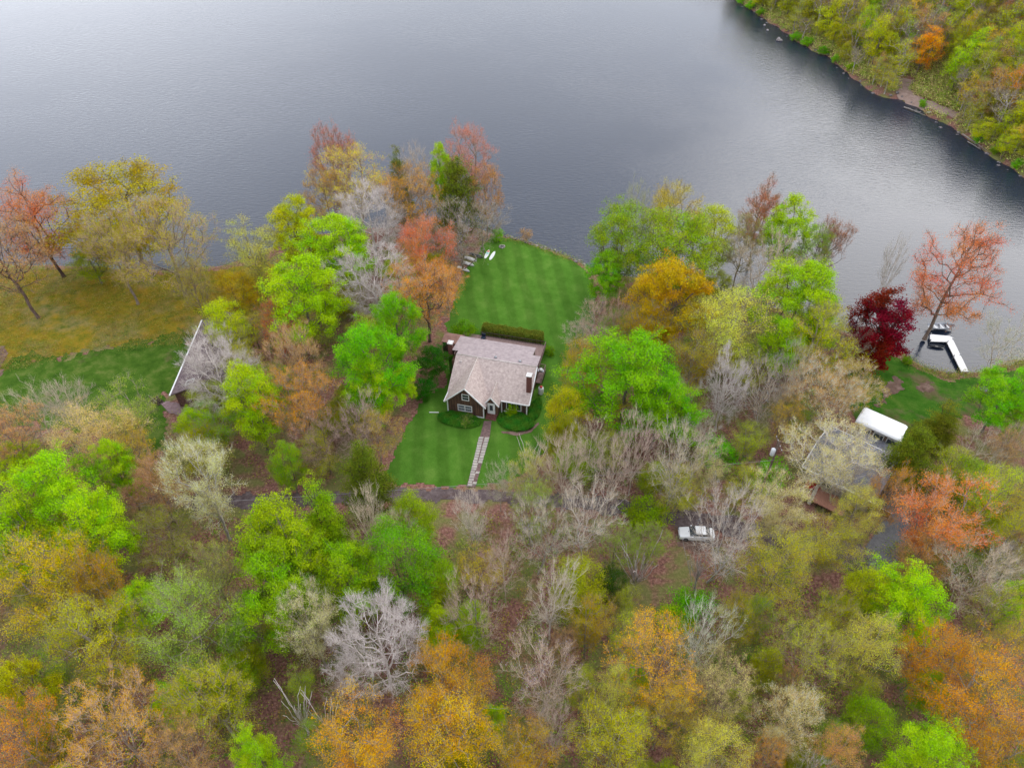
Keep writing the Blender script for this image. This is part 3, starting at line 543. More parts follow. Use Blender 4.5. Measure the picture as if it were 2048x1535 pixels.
# cx, cy, radius (photo pixels at the crown), style, colour, label, height, options
TREES = [
 (62, 425, 74, 'leafy', 'coral', 'coral red maple with a bare dark leaning trunk at the left shore', 21, dict(bark=DARK, twig=(0.50, 0.35, 0.28))),
 (0, 500, 72, 'sparse', 'tan', 'tan thin-leaved tree with long dark trunk at the left edge above golden grass', 20, dict(bark=(.16, .11, .09))),
 (236, 410, 126, 'soft', 'golive', 'big round golden olive tree on the left shore against the lake', 20, dict(var=0)),
 (325, 468, 104, 'sparse', 'golive', 'large tan twiggy tree in front of the round golden olive tree', 19, dict(var=0, bark=(.25, .2, .16), twig=(0.60, 0.42, 0.30))),
 (225, 492, 56, 'sparse', 'golive', 'loose tan tree at the left flank of the big tan twiggy tree', 18, dict(var=1, bark=(.25, .2, .16), twig=(0.60, 0.42, 0.30))),
 (380, 560, 42, 'sparse', 'golive', 'thin olive tan tree leaning over the far end of the left roof', 14, dict(bark=(.22, .16, .13))),
 (180, 515, 38, 'soft', 'olive', 'small olive green tree at the water under the golden olive tree', 9, {}),
 (503, 492, 52, 'leafy', 'pyel', 'pale yellow-green loose tree leaning out over the lake left of the yellow-green trees', 15, {}),
 (590, 452, 58, 'dense', 'ygreen', 'yellow-green tree at the water left of the lime tree by the bare crowns', 17, {}),
 (665, 488, 76, 'dense', 'lime', 'lime tree directly left of the two bare grey crowns', 17, {}),
 (605, 585, 92, 'dense', 'lime', 'broad lime tree right above the small coral crown', 18, dict(var=0)),
 (558, 640, 40, 'leafy', 'coral', 'small coral red crown between the broad lime tree and the left roof', 14, {}),
 (665, 318, 42, 'sparse', 'pink', 'pinkish red maple, highest crown on the left of the point', 20, {}),
 (705, 352, 77, 'sparse', 'amber', 'orange-tan twiggy tree next to the pinkish red maple', 18, dict(twig=(0.62, 0.42, 0.26))),
 (650, 385, 49, 'sparse', 'orange', 'orange bud-covered tree at the left side of the point over the lake', 16, {}),
 (738, 428, 77, 'bare', '', 'bare silver-grey tree with spreading twigs, upper of the two beside the point', 16, dict(var=0)),
 (742, 548, 89, 'bare', '', 'bare silver-grey tree in the gap above the bright green trees, lower of the two', 15, dict(var=1)),
 (797, 360, 26, 'conifer', 'dkol', 'slim dark green conifer top between orange trees of the point', 18, dict(ry=1)),
 (820, 398, 61, 'sparse', 'orange', 'orange budding tree in the middle of the point', 17, {}),
 (838, 340, 49, 'fine', '', 'fine tan bare tree at the back of the point', 17, dict(bark=TANB)),
 (882, 345, 30, 'dense', 'lime', 'narrow lime tree behind the olive hemlock of the point', 19, dict(var=1)),
 (915, 385, 59, 'conifer', 'dkol', 'bushy dark olive hemlock on the point', 19, dict(var=1)),
 (938, 315, 54, 'sparse', 'pink', 'thin rosy orange tree, topmost at the tip of the point', 20, dict(twig=(0.66, 0.41, 0.32))),
 (972, 380, 42, 'sparse', 'orange', 'thin orange tree on the lake side of the olive hemlock', 16, {}),
 (920, 455, 80, 'fine', '', 'grey brown twiggy tree at the shore next to the white paddle boards', 14, dict(var=1, bark=(.24, .2, .16), twig=(0.44, 0.37, 0.27))),
 (965, 440, 40, 'fine', '', 'smaller grey brown twiggy tree leaning over the water at the lawn corner', 11, dict(var=2, bark=(.24, .2, .16), twig=(0.44, 0.37, 0.27))),
 (848, 490, 66, 'leafy', 'coral', 'coral red maple standing behind the upturned white rowboats', 17, dict(twig=(0.60, 0.37, 0.30))),
 (850, 585, 66, 'sparse', 'orange', 'brown-orange thin tree between the coral maple and the green shrubs by the cottage', 15, dict(twig=(0.60, 0.41, 0.28), bark=(.14, .1, .08))),
 (895, 560, 36, 'sparse', 'orange', 'low russet twiggy tree at the left edge of the back lawn', 9, dict(twig=(0.60, 0.37, 0.26))),
 (790, 640, 54, 'dense', 'bright', 'bright green tree just under the lower bare silver-grey tree', 16, {}),
 (735, 715, 82, 'dense', 'bright', 'large vivid green tree standing left of the cottage', 18, dict(var=0)),
 (750, 765, 55, 'dense', 'lime', 'vivid green lower crown hanging at the foot of the large vivid green tree', 13, {}),
 (585, 715, 68, 'sparse', 'tan', 'tan and orange thin tree directly below the small coral crown', 16, dict(twig=(0.66, 0.44, 0.30))),
 (600, 800, 68, 'sparse', 'orange', 'orange-brown twiggy tree between the lime tree and the vivid green tree', 14, dict(twig=(0.56, 0.37, 0.27))),
 (640, 865, 60, 'fine', '', 'brown bare tree among red leaf litter above the road', 12, dict(bark=(.22, .16, .13), twig=(0.50, 0.33, 0.26))),
 (715, 850, 60, 'fine', '', 'mauve brown bare tree at the left edge of the front lawn', 12, dict(bark=(.25, .19, .16), twig=(0.55, 0.40, 0.33))),
 (498, 790, 62, 'dense', 'lime', 'lime tree right of the left roof and the bare tree over it', 17, dict(var=1)),
 (434, 738, 76, 'bare', '', 'bare whitish tree spreading over the left roof', 13, dict(var=0)),
 (450, 640, 48, 'soft', 'ygreen', 'soft yellow-green tree at the far corner of the left roof', 11, {}),
 (470, 575, 46, 'soft', 'gold', 'golden olive bush-like tree between the left grass and the broad lime tree', 9, {}),
 (470, 690, 34, 'leafy', 'ygreen', 'small yellowish tree right of the bare whitish tree', 10, {}),
 (385, 845, 42, 'dense', 'lime', 'small lime tree just in front of the left house', 8, dict(var=2)),
 (395, 893, 62, 'leafy', 'golive', 'golden olive brushy tree below the small lime tree in front of the left house', 9, {}),
 (252, 820, 62, 'leafy', 'sage', 'pale sage green tree at the lower edge of the left side lawn', 13, {}),
 (185, 880, 92, 'leafy', 'straw', 'wide tan-yellow budding tree below the left side lawn', 15, dict(twig=(0.69, 0.54, 0.36), var=0)),
 (265, 905, 48, 'sparse', 'amber', 'small golden twiggy tree right of the wide tan-yellow tree', 12, {}),
 (62, 815, 62, 'fine', '', 'grey sage hazy bare tree at the left edge below the side lawn', 12, dict(twig=(0.56, 0.50, 0.35))),
 (130, 800, 48, 'fine', '', 'pale mauve bare tree just right of the grey sage hazy tree', 11, dict(twig=(0.60, 0.49, 0.40))),
 (20, 870, 58, 'sparse', 'peach', 'peach brown thin tree at the left edge above the big lime tree', 13, {}),
 (228, 930, 40, 'dense', 'lime', 'small round lime crown at the top right of the big lime tree', 14, dict(var=1)),
 (105, 985, 100, 'dense', 'lime', 'big lime tree at the left edge of the wood below the side lawn', 17, dict(var=0)),
 (175, 1050, 84, 'dense', 'lime', 'lime tree overlapping the right side of the big lime tree', 16, dict(var=2)),
 (35, 1075, 84, 'dense', 'lime', 'lime tree below the big lime tree, cut by the left edge', 15, dict(var=2)),
 (305, 965, 60, 'leafy', 'brown', 'pinkish brown tree between the lime trees and the pale cream tree', 12, dict(twig=(0.66, 0.41, 0.28))),
 (405, 960, 74, 'leafy', 'cream', 'pale cream tree with grey curved trunk at the left end of the road', 18, dict(twig=(0.74, 0.74, 0.61), bark=(.42, .38, .34), var=2)),
 (320, 1065, 68, 'sparse', 'olive', 'olive brown low tree between the lime trees and the pale cream tree trunk', 9, {}),
 (90, 1150, 105, 'leafy', 'amber', 'golden amber tree under the lime trees at the left', 16, dict(var=0)),
 (190, 1150, 60, 'leafy', 'gold', 'yellow-gold tree at the right side of the golden amber tree', 15, dict(var=1)),
 (190, 1265, 90, 'leafy', 'ygreen', 'yellow-green tree in the lower left, left of the pale sage tree', 17, dict(var=0)),
 (375, 1235, 108, 'leafy', 'sage', 'wide pale sage tree in the lower left', 16, dict(var=0)),
 (425, 1150, 56, 'sparse', 'sage', 'thin grey twiggy tree right above the wide pale sage tree', 13, {}),
 (565, 1080, 92, 'dense', 'mid', 'tall mid green tree below the road, left of the two bare tan trees', 18, dict(var=1)),
 (648, 1035, 48, 'conifer', 'mid', 'pointed mid green tree top rising over the road', 18, dict(var=0)),
 (555, 1180, 88, 'dense', 'mid', 'broad mid green crown over the cream sparse tree', 15, dict(var=0)),
 (690, 1145, 84, 'dense', 'mid', 'mid green tree right above the big bare white tree', 15, dict(var=2)),
 (800, 1120, 84, 'soft', 'green', 'darker green tree at the left of the brown gravel turnout', 15, dict(var=0)),
 (730, 948, 58, 'conifer', 'dkol', 'muted dark green hemlock at the left corner of the front lawn', 15, dict(var=1)),
 (830, 1030, 46, 'soft', 'mid', 'slim green tree between the muted hemlock and the road', 13, dict(var=1)),
 (735, 1050, 52, 'fine', '', 'pale tan bare tree in front of the muted dark green hemlock, left of the pair', 15, dict(var=0, twig=(0.69, 0.57, 0.41))),
 (795, 1070, 42, 'fine', '', 'pale tan bare tree in front of the muted dark green hemlock, right of the pair', 13, dict(var=1, twig=(0.69, 0.57, 0.41))),
 (620, 1245, 66, 'leafy', 'cream', 'cream sparse-leaved tree at the left of the big bare white tree', 15, dict(twig=(0.74, 0.67, 0.52))),
 (755, 1275, 104, 'bare', '', 'big bare white tree in the lower middle', 16, dict(var=0)),
 (895, 1350, 82, 'leafy', 'orange', 'orange-leaved tree right below the big bare white tree', 15, dict(var=0)),
 (900, 1455, 104, 'leafy', 'oramb', 'orange-yellow tree at the bottom edge, lower of the orange pair', 16, dict(var=1)),
 (715, 1475, 92, 'leafy', 'oramb', 'golden tree at the bottom edge right of the dead snags', 15, dict(var=2)),
 (415, 1390, 82, 'leafy', 'lolive', 'olive and orange tinged tree below the wide pale sage tree', 15, dict(var=1)),
 (225, 1450, 118, 'sparse', 'orange', 'large orange-brown twiggy tree in the lower left corner region', 15, dict(var=0, twig=(0.72, 0.50, 0.36))),
 (30, 1375, 60, 'dense', 'ygreen', 'yellow-green round crown at the lower left edge', 14, dict(var=0)),
 (35, 1480, 72, 'sparse', 'orange', 'orange twiggy tree in the bottom left corner', 15, {}),
 (515, 1510, 50, 'dense', 'lime', 'lime crown at the bottom edge left of the golden tree', 13, dict(var=2)),
 (585, 1400, 46, 'snag', '', 'dead white snag left of the golden tree, upper of two', 12, {}),
 (640, 1420, 46, 'snag', '', 'dead white snag nearest to the golden tree', 12, {}),
 (370, 1490, 60, 'sparse', 'tan', 'tan twiggy tree between the orange-brown tree and the lime crown at the bottom', 12, {}),
 (950, 1205, 65, 'fine', '', 'grey-brown bare tree standing right of the green woods in the lower middle', 16, dict(var=2, twig=(0.60, 0.46, 0.35), bark=(.26, .22, .2))),
 (945, 1035, 42, 'fine', '', 'slim white barked bare tree at the road edge below the stone path', 14, dict(var=0, twig=(0.74, 0.63, 0.52), bark=(.5, .46, .42))),
 (1010, 1120, 50, 'fine', '', 'thin pinkish bare tree right of the gravel turnout', 13, dict(twig=(0.62, 0.46, 0.36))),
 (1085, 1345, 72, 'fine', '', 'wide pinkish grey bare tree in the lower middle', 16, dict(var=1, twig=(0.69, 0.53, 0.41))),
 (1110, 1450, 44, 'fine', '', 'small mauve bare tree at the bottom between gold trees', 12, dict(var=0, twig=(0.62, 0.49, 0.41))),
 (1045, 1500, 66, 'leafy', 'gold', 'golden green tree at the bottom edge left of the lime-yellow tree', 13, {}),
 (1225, 1480, 88, 'leafy', 'ygreen', 'lime-yellow tree at the bottom edge in the middle', 15, dict(var=0)),
 (1232, 1375, 46, 'leafy', 'pyel', 'pale yellow narrow tree behind the lime-yellow tree', 15, dict(var=1)),
 (1310, 1310, 88, 'sparse', 'oramb', 'orange-gold tree with open branches in the lower right middle', 16, dict(var=2)),
 (1330, 1425, 60, 'sparse', 'amber', 'smaller orange-gold twiggy tree below the open orange-gold tree', 13, {}),
 (1405, 1265, 58, 'fine', '', 'cream bare tree right of the open orange-gold tree', 14, dict(var=1, twig=(0.74, 0.74, 0.55), bark=PALE)),
 (1180, 1245, 46, 'leafy', 'gold', 'gold-green small tree left of the dark holly', 12, {}),
 (1105, 1190, 62, 'fine', '', 'grey bare tree with white limbs left of the dark holly', 14, dict(twig=(0.72, 0.62, 0.49), bark=PALE)),
 (1160, 1170, 66, 'soft', 'olive', 'soft olive tree directly left of the dark holly', 10, {}),
 (1225, 1165, 40, 'soft', 'dk', 'dark green rounded holly in the clearing', 7, dict(var=0)),
 (1275, 1120, 62, 'snag', '', 'tall forked grey snag beside the dark holly', 12, dict(bark=(.42, .36, .33), twig=(.42, .36, .33))),
 (1452, 1056, 80, 'fine', '', 'large grey bare tree spreading over the white car', 17, dict(var=1, twig=(0.69, 0.59, 0.49), bark=(.46, .42, .38))),
 (1410, 1120, 42, 'snag', '', 'grey forked trunk right below the white car', 10, dict(bark=(.42, .37, .34))),
 (1060, 945, 50, 'sparse', 'lolive', 'light green thin tree between the stone path and the bare group', 11, dict(twig=(0.69, 0.63, 0.46))),
 (1062, 905, 36, 'snag', '', 'white dead branches sticking up over the front lawn', 12, {}),
 (1000, 955, 36, 'fine', '', 'little grey bare tree beside the stone path', 10, dict(twig=(0.66, 0.61, 0.46))),
 (1130, 930, 53, 'fine', '', 'tan bare tree above the road, leftmost of the bare row right of the front lawn', 14, dict(var=0, twig=(0.69, 0.54, 0.41))),
 (1180, 880, 41, 'fine', '', 'cream bare tree tucked under the big vivid green tree', 13, dict(var=2, twig=(0.74, 0.63, 0.47))),
 (1225, 935, 46, 'fine', '', 'brown bare tree in the middle of the bare row above the road', 15, dict(var=1, twig=(0.62, 0.48, 0.37))),
 (1275, 890, 44, 'fine', '', 'mauve bare tree just under the right skirt of the big vivid green tree', 15, dict(var=0, twig=(0.66, 0.50, 0.42))),
 (1355, 915, 60, 'fine', '', 'wide cream bare tree at the right of the bare row above the road', 16, dict(var=1, twig=(0.74, 0.63, 0.46), bark=(.46, .42, .38))),
 (1420, 930, 40, 'leafy', 'cream', 'cream leafed small tree right of the wide cream bare tree', 11, {}),
 (1180, 1030, 67, 'fine', '', 'pale bare tree with white limbs on the lower side of the road', 15, dict(var=1, twig=(0.74, 0.63, 0.49), bark=PALE)),
 (1080, 1060, 60, 'fine', '', 'grey bare tree low over the green undergrowth below the road', 14, dict(var=1, twig=(0.70, 0.61, 0.46), bark=(.42, .38, .32))),
 (1065, 1010, 50, 'sparse', 'mid', 'thin green-tipped tree on the lower side of the road', 12, {}),
 (1235, 1085, 56, 'sparse', 'mid', 'green sparse tree among the bare trees below the road', 10, {}),
 (1300, 1085, 44, 'sparse', 'mid', 'low green sparse tree left of the white car', 7, {}),
 (1255, 745, 118, 'dense', 'bright', 'big vivid green tree right of the cottage', 18, dict(var=0)),
 (1320, 805, 76, 'dense', 'bright', 'vivid green lower crown at the right skirt of the big vivid green tree', 14, dict(var=2)),
 (1165, 728, 50, 'leafy', 'gold', 'gold-green tree at the upper left of the big vivid green tree', 15, dict(var=1)),
 (1135, 822, 44, 'soft', 'ygreen', 'gold-green low tree at the right edge of the front lawn', 12, dict(var=1)),
 (1335, 585, 92, 'dense', 'gold', 'round golden orange oak in the middle of the right woods', 18, dict(var=0)),
 (1300, 650, 58, 'leafy', 'gold', 'golden olive lower crown under the round golden orange oak', 14, {}),
 (1395, 715, 58, 'leafy', 'golive', 'dull gold tree right of the big vivid green tree', 13, {}),
 (1455, 640, 96, 'leafy', 'pyel', 'pale yellow-green tree right of the golden orange oak', 17, dict(var=0)),
 (1245, 470, 66, 'soft', 'mid', 'soft green tree at the left end of the right shore grove', 18, dict(var=0)),
 (1345, 492, 94, 'soft', 'mid', 'wide soft green tree in the middle of the right shore grove', 17, dict(var=0)),
 (1425, 465, 50, 'soft', 'ygreen', 'yellowish soft green tree right of the orange crown at the shore', 16, dict(var=1)),
 (1345, 425, 58, 'leafy', 'amber', 'orange-gold crown rising behind the wide soft green tree', 19, dict(var=0)),
 (1272, 412, 28, 'fine', '', 'slender olive tinged tree at the lake side of the right shore grove', 17, dict(twig=(0.56, 0.57, 0.33))),
 (1212, 545, 42, 'dense', 'bright', 'bright green round tree at the right corner of the back lawn', 12, dict(var=1)),
 (1195, 640, 52, 'fine', '', 'pinkish bare tree at the right edge of the back lawn', 9, dict(var=1, twig=(0.69, 0.48, 0.36), bark=(.42, .36, .32))),
 (1155, 665, 34, 'fine', '', 'small bare bush-like tree beside the cottage deck corner', 6, dict(var=2, twig=(0.69, 0.56, 0.44), bark=(.42, .36, .32))),
 (1235, 625, 36, 'fine', '', 'thin rusty bare tree between the back lawn and the golden orange oak', 10, dict(twig=(0.66, 0.42, 0.30))),
 (1528, 418, 42, 'leafy', 'rust', 'rust orange tree at the lake side of the right shore grove', 19, {}),
 (1582, 455, 52, 'dense', 'lime', 'light lime tree right of the rust orange tree', 18, dict(var=1)),
 (1630, 500, 40, 'leafy', 'mid', 'light green slim tree next to the rust red twiggy tree', 15, {}),
 (1662, 488, 32, 'sparse', 'rust', 'rust red twiggy tree leaning over the lake', 15, {}),
 (1540, 525, 74, 'fine', '', 'wide tan bare tree behind the light lime trees', 15, dict(var=1, twig=(0.72, 0.57, 0.40))),
 (1490, 480, 40, 'sparse', 'olive', 'olive brown thin tree below the rust orange tree', 15, {}),
 (1600, 590, 94, 'dense', 'lime', 'large light lime tree of the right woods', 18, dict(var=0)),
 (1640, 665, 76, 'leafy', 'ygreen', 'yellowish lime tree touching the maroon tree', 16, dict(var=0)),
 (1560, 680, 56, 'dense', 'lime', 'lower lime crown left of the yellowish lime tree', 13, dict(var=2)),
 (1458, 758, 50, 'bare', '', 'bare white tree in the right woods', 15, dict(var=1)),
 (1535, 775, 62, 'fine', '', 'grey brown bare tree right of the bare white tree', 14, dict(var=1, twig=(0.50, 0.42, 0.32))),
 (1590, 740, 44, 'fine', '', 'greenish grey bare tree below the large light lime tree', 13, dict(twig=(0.50, 0.48, 0.33))),
 (1640, 785, 68, 'sparse', 'tan', 'tan budding tree above the white roof', 14, dict(twig=(0.74, 0.74, 0.60))),
 (1712, 760, 52, 'sparse', 'gold', 'golden twiggy tree between the maroon tree and the white roof', 11, dict(twig=(0.74, 0.63, 0.49))),
 (1762, 648, 62, 'maroon', 'maroon', 'dark maroon red tree beside the cove', 15, {}),
 (1700, 690, 42, 'fine', '', 'dark brown bare tree behind the maroon tree', 11, dict(twig=(0.34, 0.23, 0.17), bark=(.16, .1, .08))),
 (1922, 535, 88, 'leafy', 'coral', 'orange-red maple leaning over the dock and cove', 22, dict(var=0, bark=(.24, .18, .14))),
 (1785, 530, 26, 'fine', '', 'faint grey bare tree at the water behind the maroon tree', 17, dict(var=0, twig=(0.66, 0.62, 0.56))),
 (2025, 680, 62, 'fine', '', 'pale olive bare tree on the right edge of the cove', 11, dict(var=1, twig=(0.66, 0.63, 0.44))),
 (2015, 785, 66, 'dense', 'bright', 'bright green tree at the right edge of the yard', 12, dict(var=0)),
 (1885, 848, 42, 'conifer', 'dkol', 'small dark spruce at the lower edge of the yard', 9, dict(var=0)),
 (1822, 905, 56, 'conifer', 'dkol', 'wide dark spruce beside the driveway', 12, dict(var=1)),
 (1960, 900, 52, 'fine', '', 'grey bare tree between the small spruce and the right edge', 10, dict(twig=(0.56, 0.49, 0.36))),
 (2030, 880, 42, 'fine', '', 'brown bare tree at the right edge below the bright green tree', 9, dict(twig=(0.56, 0.44, 0.33))),
 (1900, 925, 42, 'leafy', 'ygreen', 'small yellow-green tree right of the wide dark spruce', 10, {}),
 (2000, 985, 66, 'leafy', 'ygreen', 'light lime tree above the coral orange maple at the right edge', 14, dict(var=0)),
 (2030, 1070, 46, 'leafy', 'ygreen', 'light lime tree right of the coral orange maple', 13, {}),
 (1895, 1030, 90, 'leafy', 'corange', 'wide coral orange maple in the right woods', 16, dict(var=2, twig=(0.69, 0.48, 0.36))),
 (1785, 985, 42, 'sparse', 'orange', 'thin orange tree left of the wide coral orange maple', 13, {}),
 (1850, 1105, 50, 'leafy', 'peach', 'peach-leaved tree below the wide coral orange maple', 10, {}),
 (1700, 925, 56, 'fine', '', 'thin tan bare tree over the right half of the grey roof', 13, dict(var=1, twig=(.62, .54, .45))),
 (425, 690, 46, 'fine', '', 'thin pale bare tree over the upper half of the left roof', 12, dict(var=2, twig=(.66, .58, .54))),
 (1720, 1020, 46, 'leafy', 'pyel', 'pale yellow tree right of the brown deck', 13, {}),
 (1662, 912, 84, 'sparse', 'cream', 'cream bare-limbed tree spreading over the grey roof', 14, dict(twig=(0.74, 0.72, 0.59), bark=PALE)),
 (1550, 1000, 66, 'leafy', 'cream', 'cream green tree left of the brown deck', 13, dict(twig=(0.72, 0.63, 0.49))),
 (1490, 965, 42, 'leafy', 'lolive', 'small olive cream tree below the utility pole', 9, {}),
 (1560, 1125, 80, 'leafy', 'lolive', 'dull olive tree in the right woods, right of the large grey bare tree', 14, dict(var=0)),
 (1650, 1080, 60, 'leafy', 'lolive', 'olive green tree below the brown deck', 10, {}),
 (1960, 1150, 80, 'fine', '', 'broad tan bare tree at the right below the coral orange maple', 13, dict(var=1, twig=(0.72, 0.59, 0.42))),
 (1830, 1200, 86, 'dense', 'lime', 'yellow lime tree below the asphalt drive', 12, dict(var=2)),
 (1735, 1180, 46, 'soft', 'ygreen', 'soft yellow-green tree at the foot of the asphalt drive', 10, dict(var=1)),
 (1742, 1285, 70, 'leafy', 'pyel', 'pale yellow sparse tree in the lower right woods', 15, dict(var=1)),
 (1870, 1300, 66, 'leafy', 'orange', 'orange tree left of the large orange tree in the lower right', 14, {}),
 (1960, 1380, 108, 'leafy', 'orange', 'large orange tree in the lower right corner region', 16, dict(var=0)),
 (2040, 1290, 60, 'sparse', 'amber', 'amber twiggy tree on the right edge above the large orange tree', 13, {}),
 (1615, 1305, 82, 'sparse', 'lolive', 'olive twiggy tree left of the pale yellow sparse tree', 14, dict(var=0)),
 (1665, 1230, 46, 'leafy', 'golive', 'golden olive small tree above the pale yellow sparse tree', 11, {}),
 (1580, 1430, 66, 'leafy', 'cream', 'cream grey tree at the bottom right, left of the peach cream tree', 14, dict(var=1, twig=(0.74, 0.74, 0.59))),
 (1680, 1495, 50, 'leafy', 'peach', 'peach cream tree at the bottom edge', 13, {}),
 (1860, 1510, 86, 'dense', 'lime', 'lime tree at the bottom edge below the large orange tree', 13, dict(var=0)),
 (1740, 1440, 48, 'soft', 'mid', 'soft green tree left of the lime tree at the bottom right', 9, {}),
 (1445, 1375, 56, 'sparse', 'cream', 'cream orange tipped twiggy tree in the lower right middle', 13, {}),
 (1430, 1490, 72, 'leafy', 'pyel', 'pale yellow-cream tree at the bottom edge right of the lime-yellow tree', 13, dict(var=0)),
 (1535, 1515, 42, 'sparse', 'orange', 'small orange twiggy tree at the bottom edge right of the pale yellow-cream tree', 11, {}),
 (1480, 1230, 52, 'leafy', 'golive', 'golden olive tree between the cream bare tree and the dull olive tree', 10, {}),
 (2000, 1500, 66, 'leafy', 'orange', 'orange tree in the bottom right corner', 13, {}),
 (1990, 1220, 52, 'sparse', 'lolive', 'olive twiggy tree below the broad tan bare tree', 11, {}),
 (870, 712, 42, 'dense', 'dgreen', 'deep green bushy tree against the left side of the cottage', 6, dict(var=2)),
 (848, 775, 28, 'shrub', 'dgreen', 'low deep green shrub below the bushy tree at the cottage side', 3.5, dict(var=0)),
 (925, 655, 27, 'shrub', 'green', 'round green shrub at the left end of the deck', 3, dict(var=0)),
 (995, 468, 15, 'shrub', 'bright', 'small green bush at the shore left of the tan bush', 2.4, dict(var=0)),
 (1052, 468, 14, 'shrub', 'tan', 'tan leafless bush at the shoreline of the back lawn', 2.6, dict(var=1, twig=(0.69, 0.50, 0.36))),
 (932, 840, 15, 'shrub', 'sage', 'grey-green thin shrub under the double front window', 1.6, dict(var=1)),
 (1024, 818, 15, 'shrub', 'mid', 'pale green shrub in front of the picture window', 2.2, dict(var=0)),
 (1100, 700, 12, 'shrub', 'green', 'small green shrub at the right corner of the deck', 1.5, dict(var=0)),
 (1385, 1205, 48, 'shrub', 'bright', 'low bright green bush in the clearing below the car', 3.5, dict(var=0)),
 (1345, 1235, 40, 'shrub', 'lime', 'low yellow-green bush left of the low bright green bush', 3, dict(var=0)),
 (1440, 900, 46, 'shrub', 'bright', 'bright green bush at the right woods left of the utility pole', 4.5, dict(var=0)),
 (1540, 950, 42, 'shrub', 'bright', 'bright green bush around the utility pole foot', 4.5, dict(var=0)),
 (1290, 1020, 46, 'shrub', 'mid', 'mid green bush at the lower road edge', 4, dict(var=0)),
 (1815, 718, 12, 'shrub', 'green', 'tiny bush at the cove foot of the orange-red maple', 1.4, dict(var=0)),
]
LABELS = set()
for (cx, cy, r, st, col, lab, Ht, op) in TREES:
    op = dict(op); op.pop('ry', None)
    assert lab not in LABELS, lab
    LABELS.add(lab); tree_px(cx, cy, r, st, col, lab, Ht, **op)
# ---- smaller trees filling the wood between the named ones
def place_word(dx, dy):
    if abs(dx) > 1.6 * abs(dy): return 'right of' if dx > 0 else 'left of'
    if abs(dy) > 1.6 * abs(dx): return 'below' if dy > 0 else 'above'
    return ('lower right of' if dx > 0 else 'lower left of') if dy > 0 else ('upper right of' if dx > 0 else 'upper left of')
def short(l):
    for sep in (' with ', ' in front', ' at ', ' right', ' left', ' above', ' below', ' between', ' behind', ' directly', ' on ', ' under', ' beside', ' standing', ' leaning', ' among', ' over', ' cut', ' tucked', ' of the two', ' rising', ' spreading', ' touching', ' overlapping', ',', ' next'):
        i = l.find(sep)
        if i > 8: l = l[:i]
    return l
LAND = [(cx, cy, short(l)) for (cx, cy, r, st, col, l, h, o) in TREES]
_c = {}
for q in LAND: _c[q[2]] = _c.get(q[2], 0) + 1
LAND = [q for q in LAND if _c[q[2]] == 1 and len(q[2].split()) <= 6] + [(980, 770, 'cottage'), (1390, 1067, 'white car'), (1540, 905, 'utility pole'), (375, 735, 'left house'), (1765, 850, 'white roof'), (1650, 1005, 'brown deck')]
def auto_label(px, py, desc):
    q = sorted(LAND, key=lambda a: (a[0] - px) ** 2 + (a[1] - py) ** 2)
    for near_ in ('just ', '', 'further '):
        for cx, cy, l in q[:6]:
            s = f"{desc} {near_}{place_word(px - cx, py - cy)} the {l}"
            if s not in LABELS and len(s.split()) <= 16: LABELS.add(s); return s
    raise RuntimeError('label')
def sp(c, h, d=''): return (c, h, d)
FILL = [('soft', 'olive', 'small olive green understorey tree', 1.4), ('sparse', 'tan', 'small tan budding tree', .5), ('leafy', 'lolive', 'small olive yellow tree', 1), ('fine', '', 'small brown bare tree', .35),
        ('leafy', 'cream', 'small cream tree', .5), ('soft', 'mid', 'small green understorey tree', 1.6), ('leafy', 'ygreen', 'small yellow-green tree', 1.2), ('sparse', 'amber', 'small amber twiggy tree', .5), ('fine', '', 'slim grey bare tree', .5), ('leafy', 'mid', 'small light green tree', .8), ('dense', 'lime', 'small lime tree', .9)]
rf = random.Random(5)
WOODS = [[(-40, 940), (330, 1040), (700, 1030), (860, 1060), (1000, 1040), (1300, 1120), (1700, 1110), (2090, 980), (2090, 1640), (-40, 1640)],
         [(430, 700), (560, 560), (640, 480), (880, 500), (880, 600), (840, 700), (780, 860), (700, 950), (420, 960), (380, 880)],
         [(1200, 560), (1640, 560), (1690, 720), (1640, 830), (1560, 940), (1400, 980), (1150, 960), (1120, 880), (1170, 700)],
         [(1900, 880), (2060, 840), (2060, 1100), (1850, 1100), (1830, 960)], [(-40, 800), (280, 860), (300, 960), (-40, 960)]]
AVOID = [(1390, 1067, 70), (1170, 1100, 30), (900, 1060, 70), (280, 1140, 55), (1340, 1180, 90), (1640, 960, 110), (1760, 1110, 50), (880, 985, 40), (1560, 905, 35), (1000, 900, 60), (700, 930, 60), (1420, 1180, 60)]
used = [(cx, cy, r) for (cx, cy, r, *_) in TREES]; nfill = 0; tries = 0
while nfill < 120 and tries < 6000:
    tries += 1; i = rf.choices(range(5), (5, 2, 2, .6, .6))[0]; P = np.array(WOODS[i], float)
    x = rf.uniform(P[:, 0].min(), P[:, 0].max()); y = rf.uniform(P[:, 1].min(), P[:, 1].max())
    if not inside(np.array([[x, y]]), P)[0]: continue
    if any((x - a) ** 2 + (y - b) ** 2 < r * r for a, b, r in AVOID): continue
    if any((x - a) ** 2 + (y - b) ** 2 < (r * .62) ** 2 for a, b, r in used): continue
    r = rf.uniform(30, 52); st, col, ds, _ = rf.choices(FILL, [f[3] for f in FILL])[0]
    used.append((x, y, r * 1.0)); nfill += 1
    tw = {'small brown bare tree': (.55, .42, .33), 'slim grey bare tree': (.64, .57, .48)}.get(ds)
    tree_px(x, y, r, st, col, auto_label(x, y, ds), rf.uniform(6.5, 10.5), twig=tw, group='small trees filling the near wood')
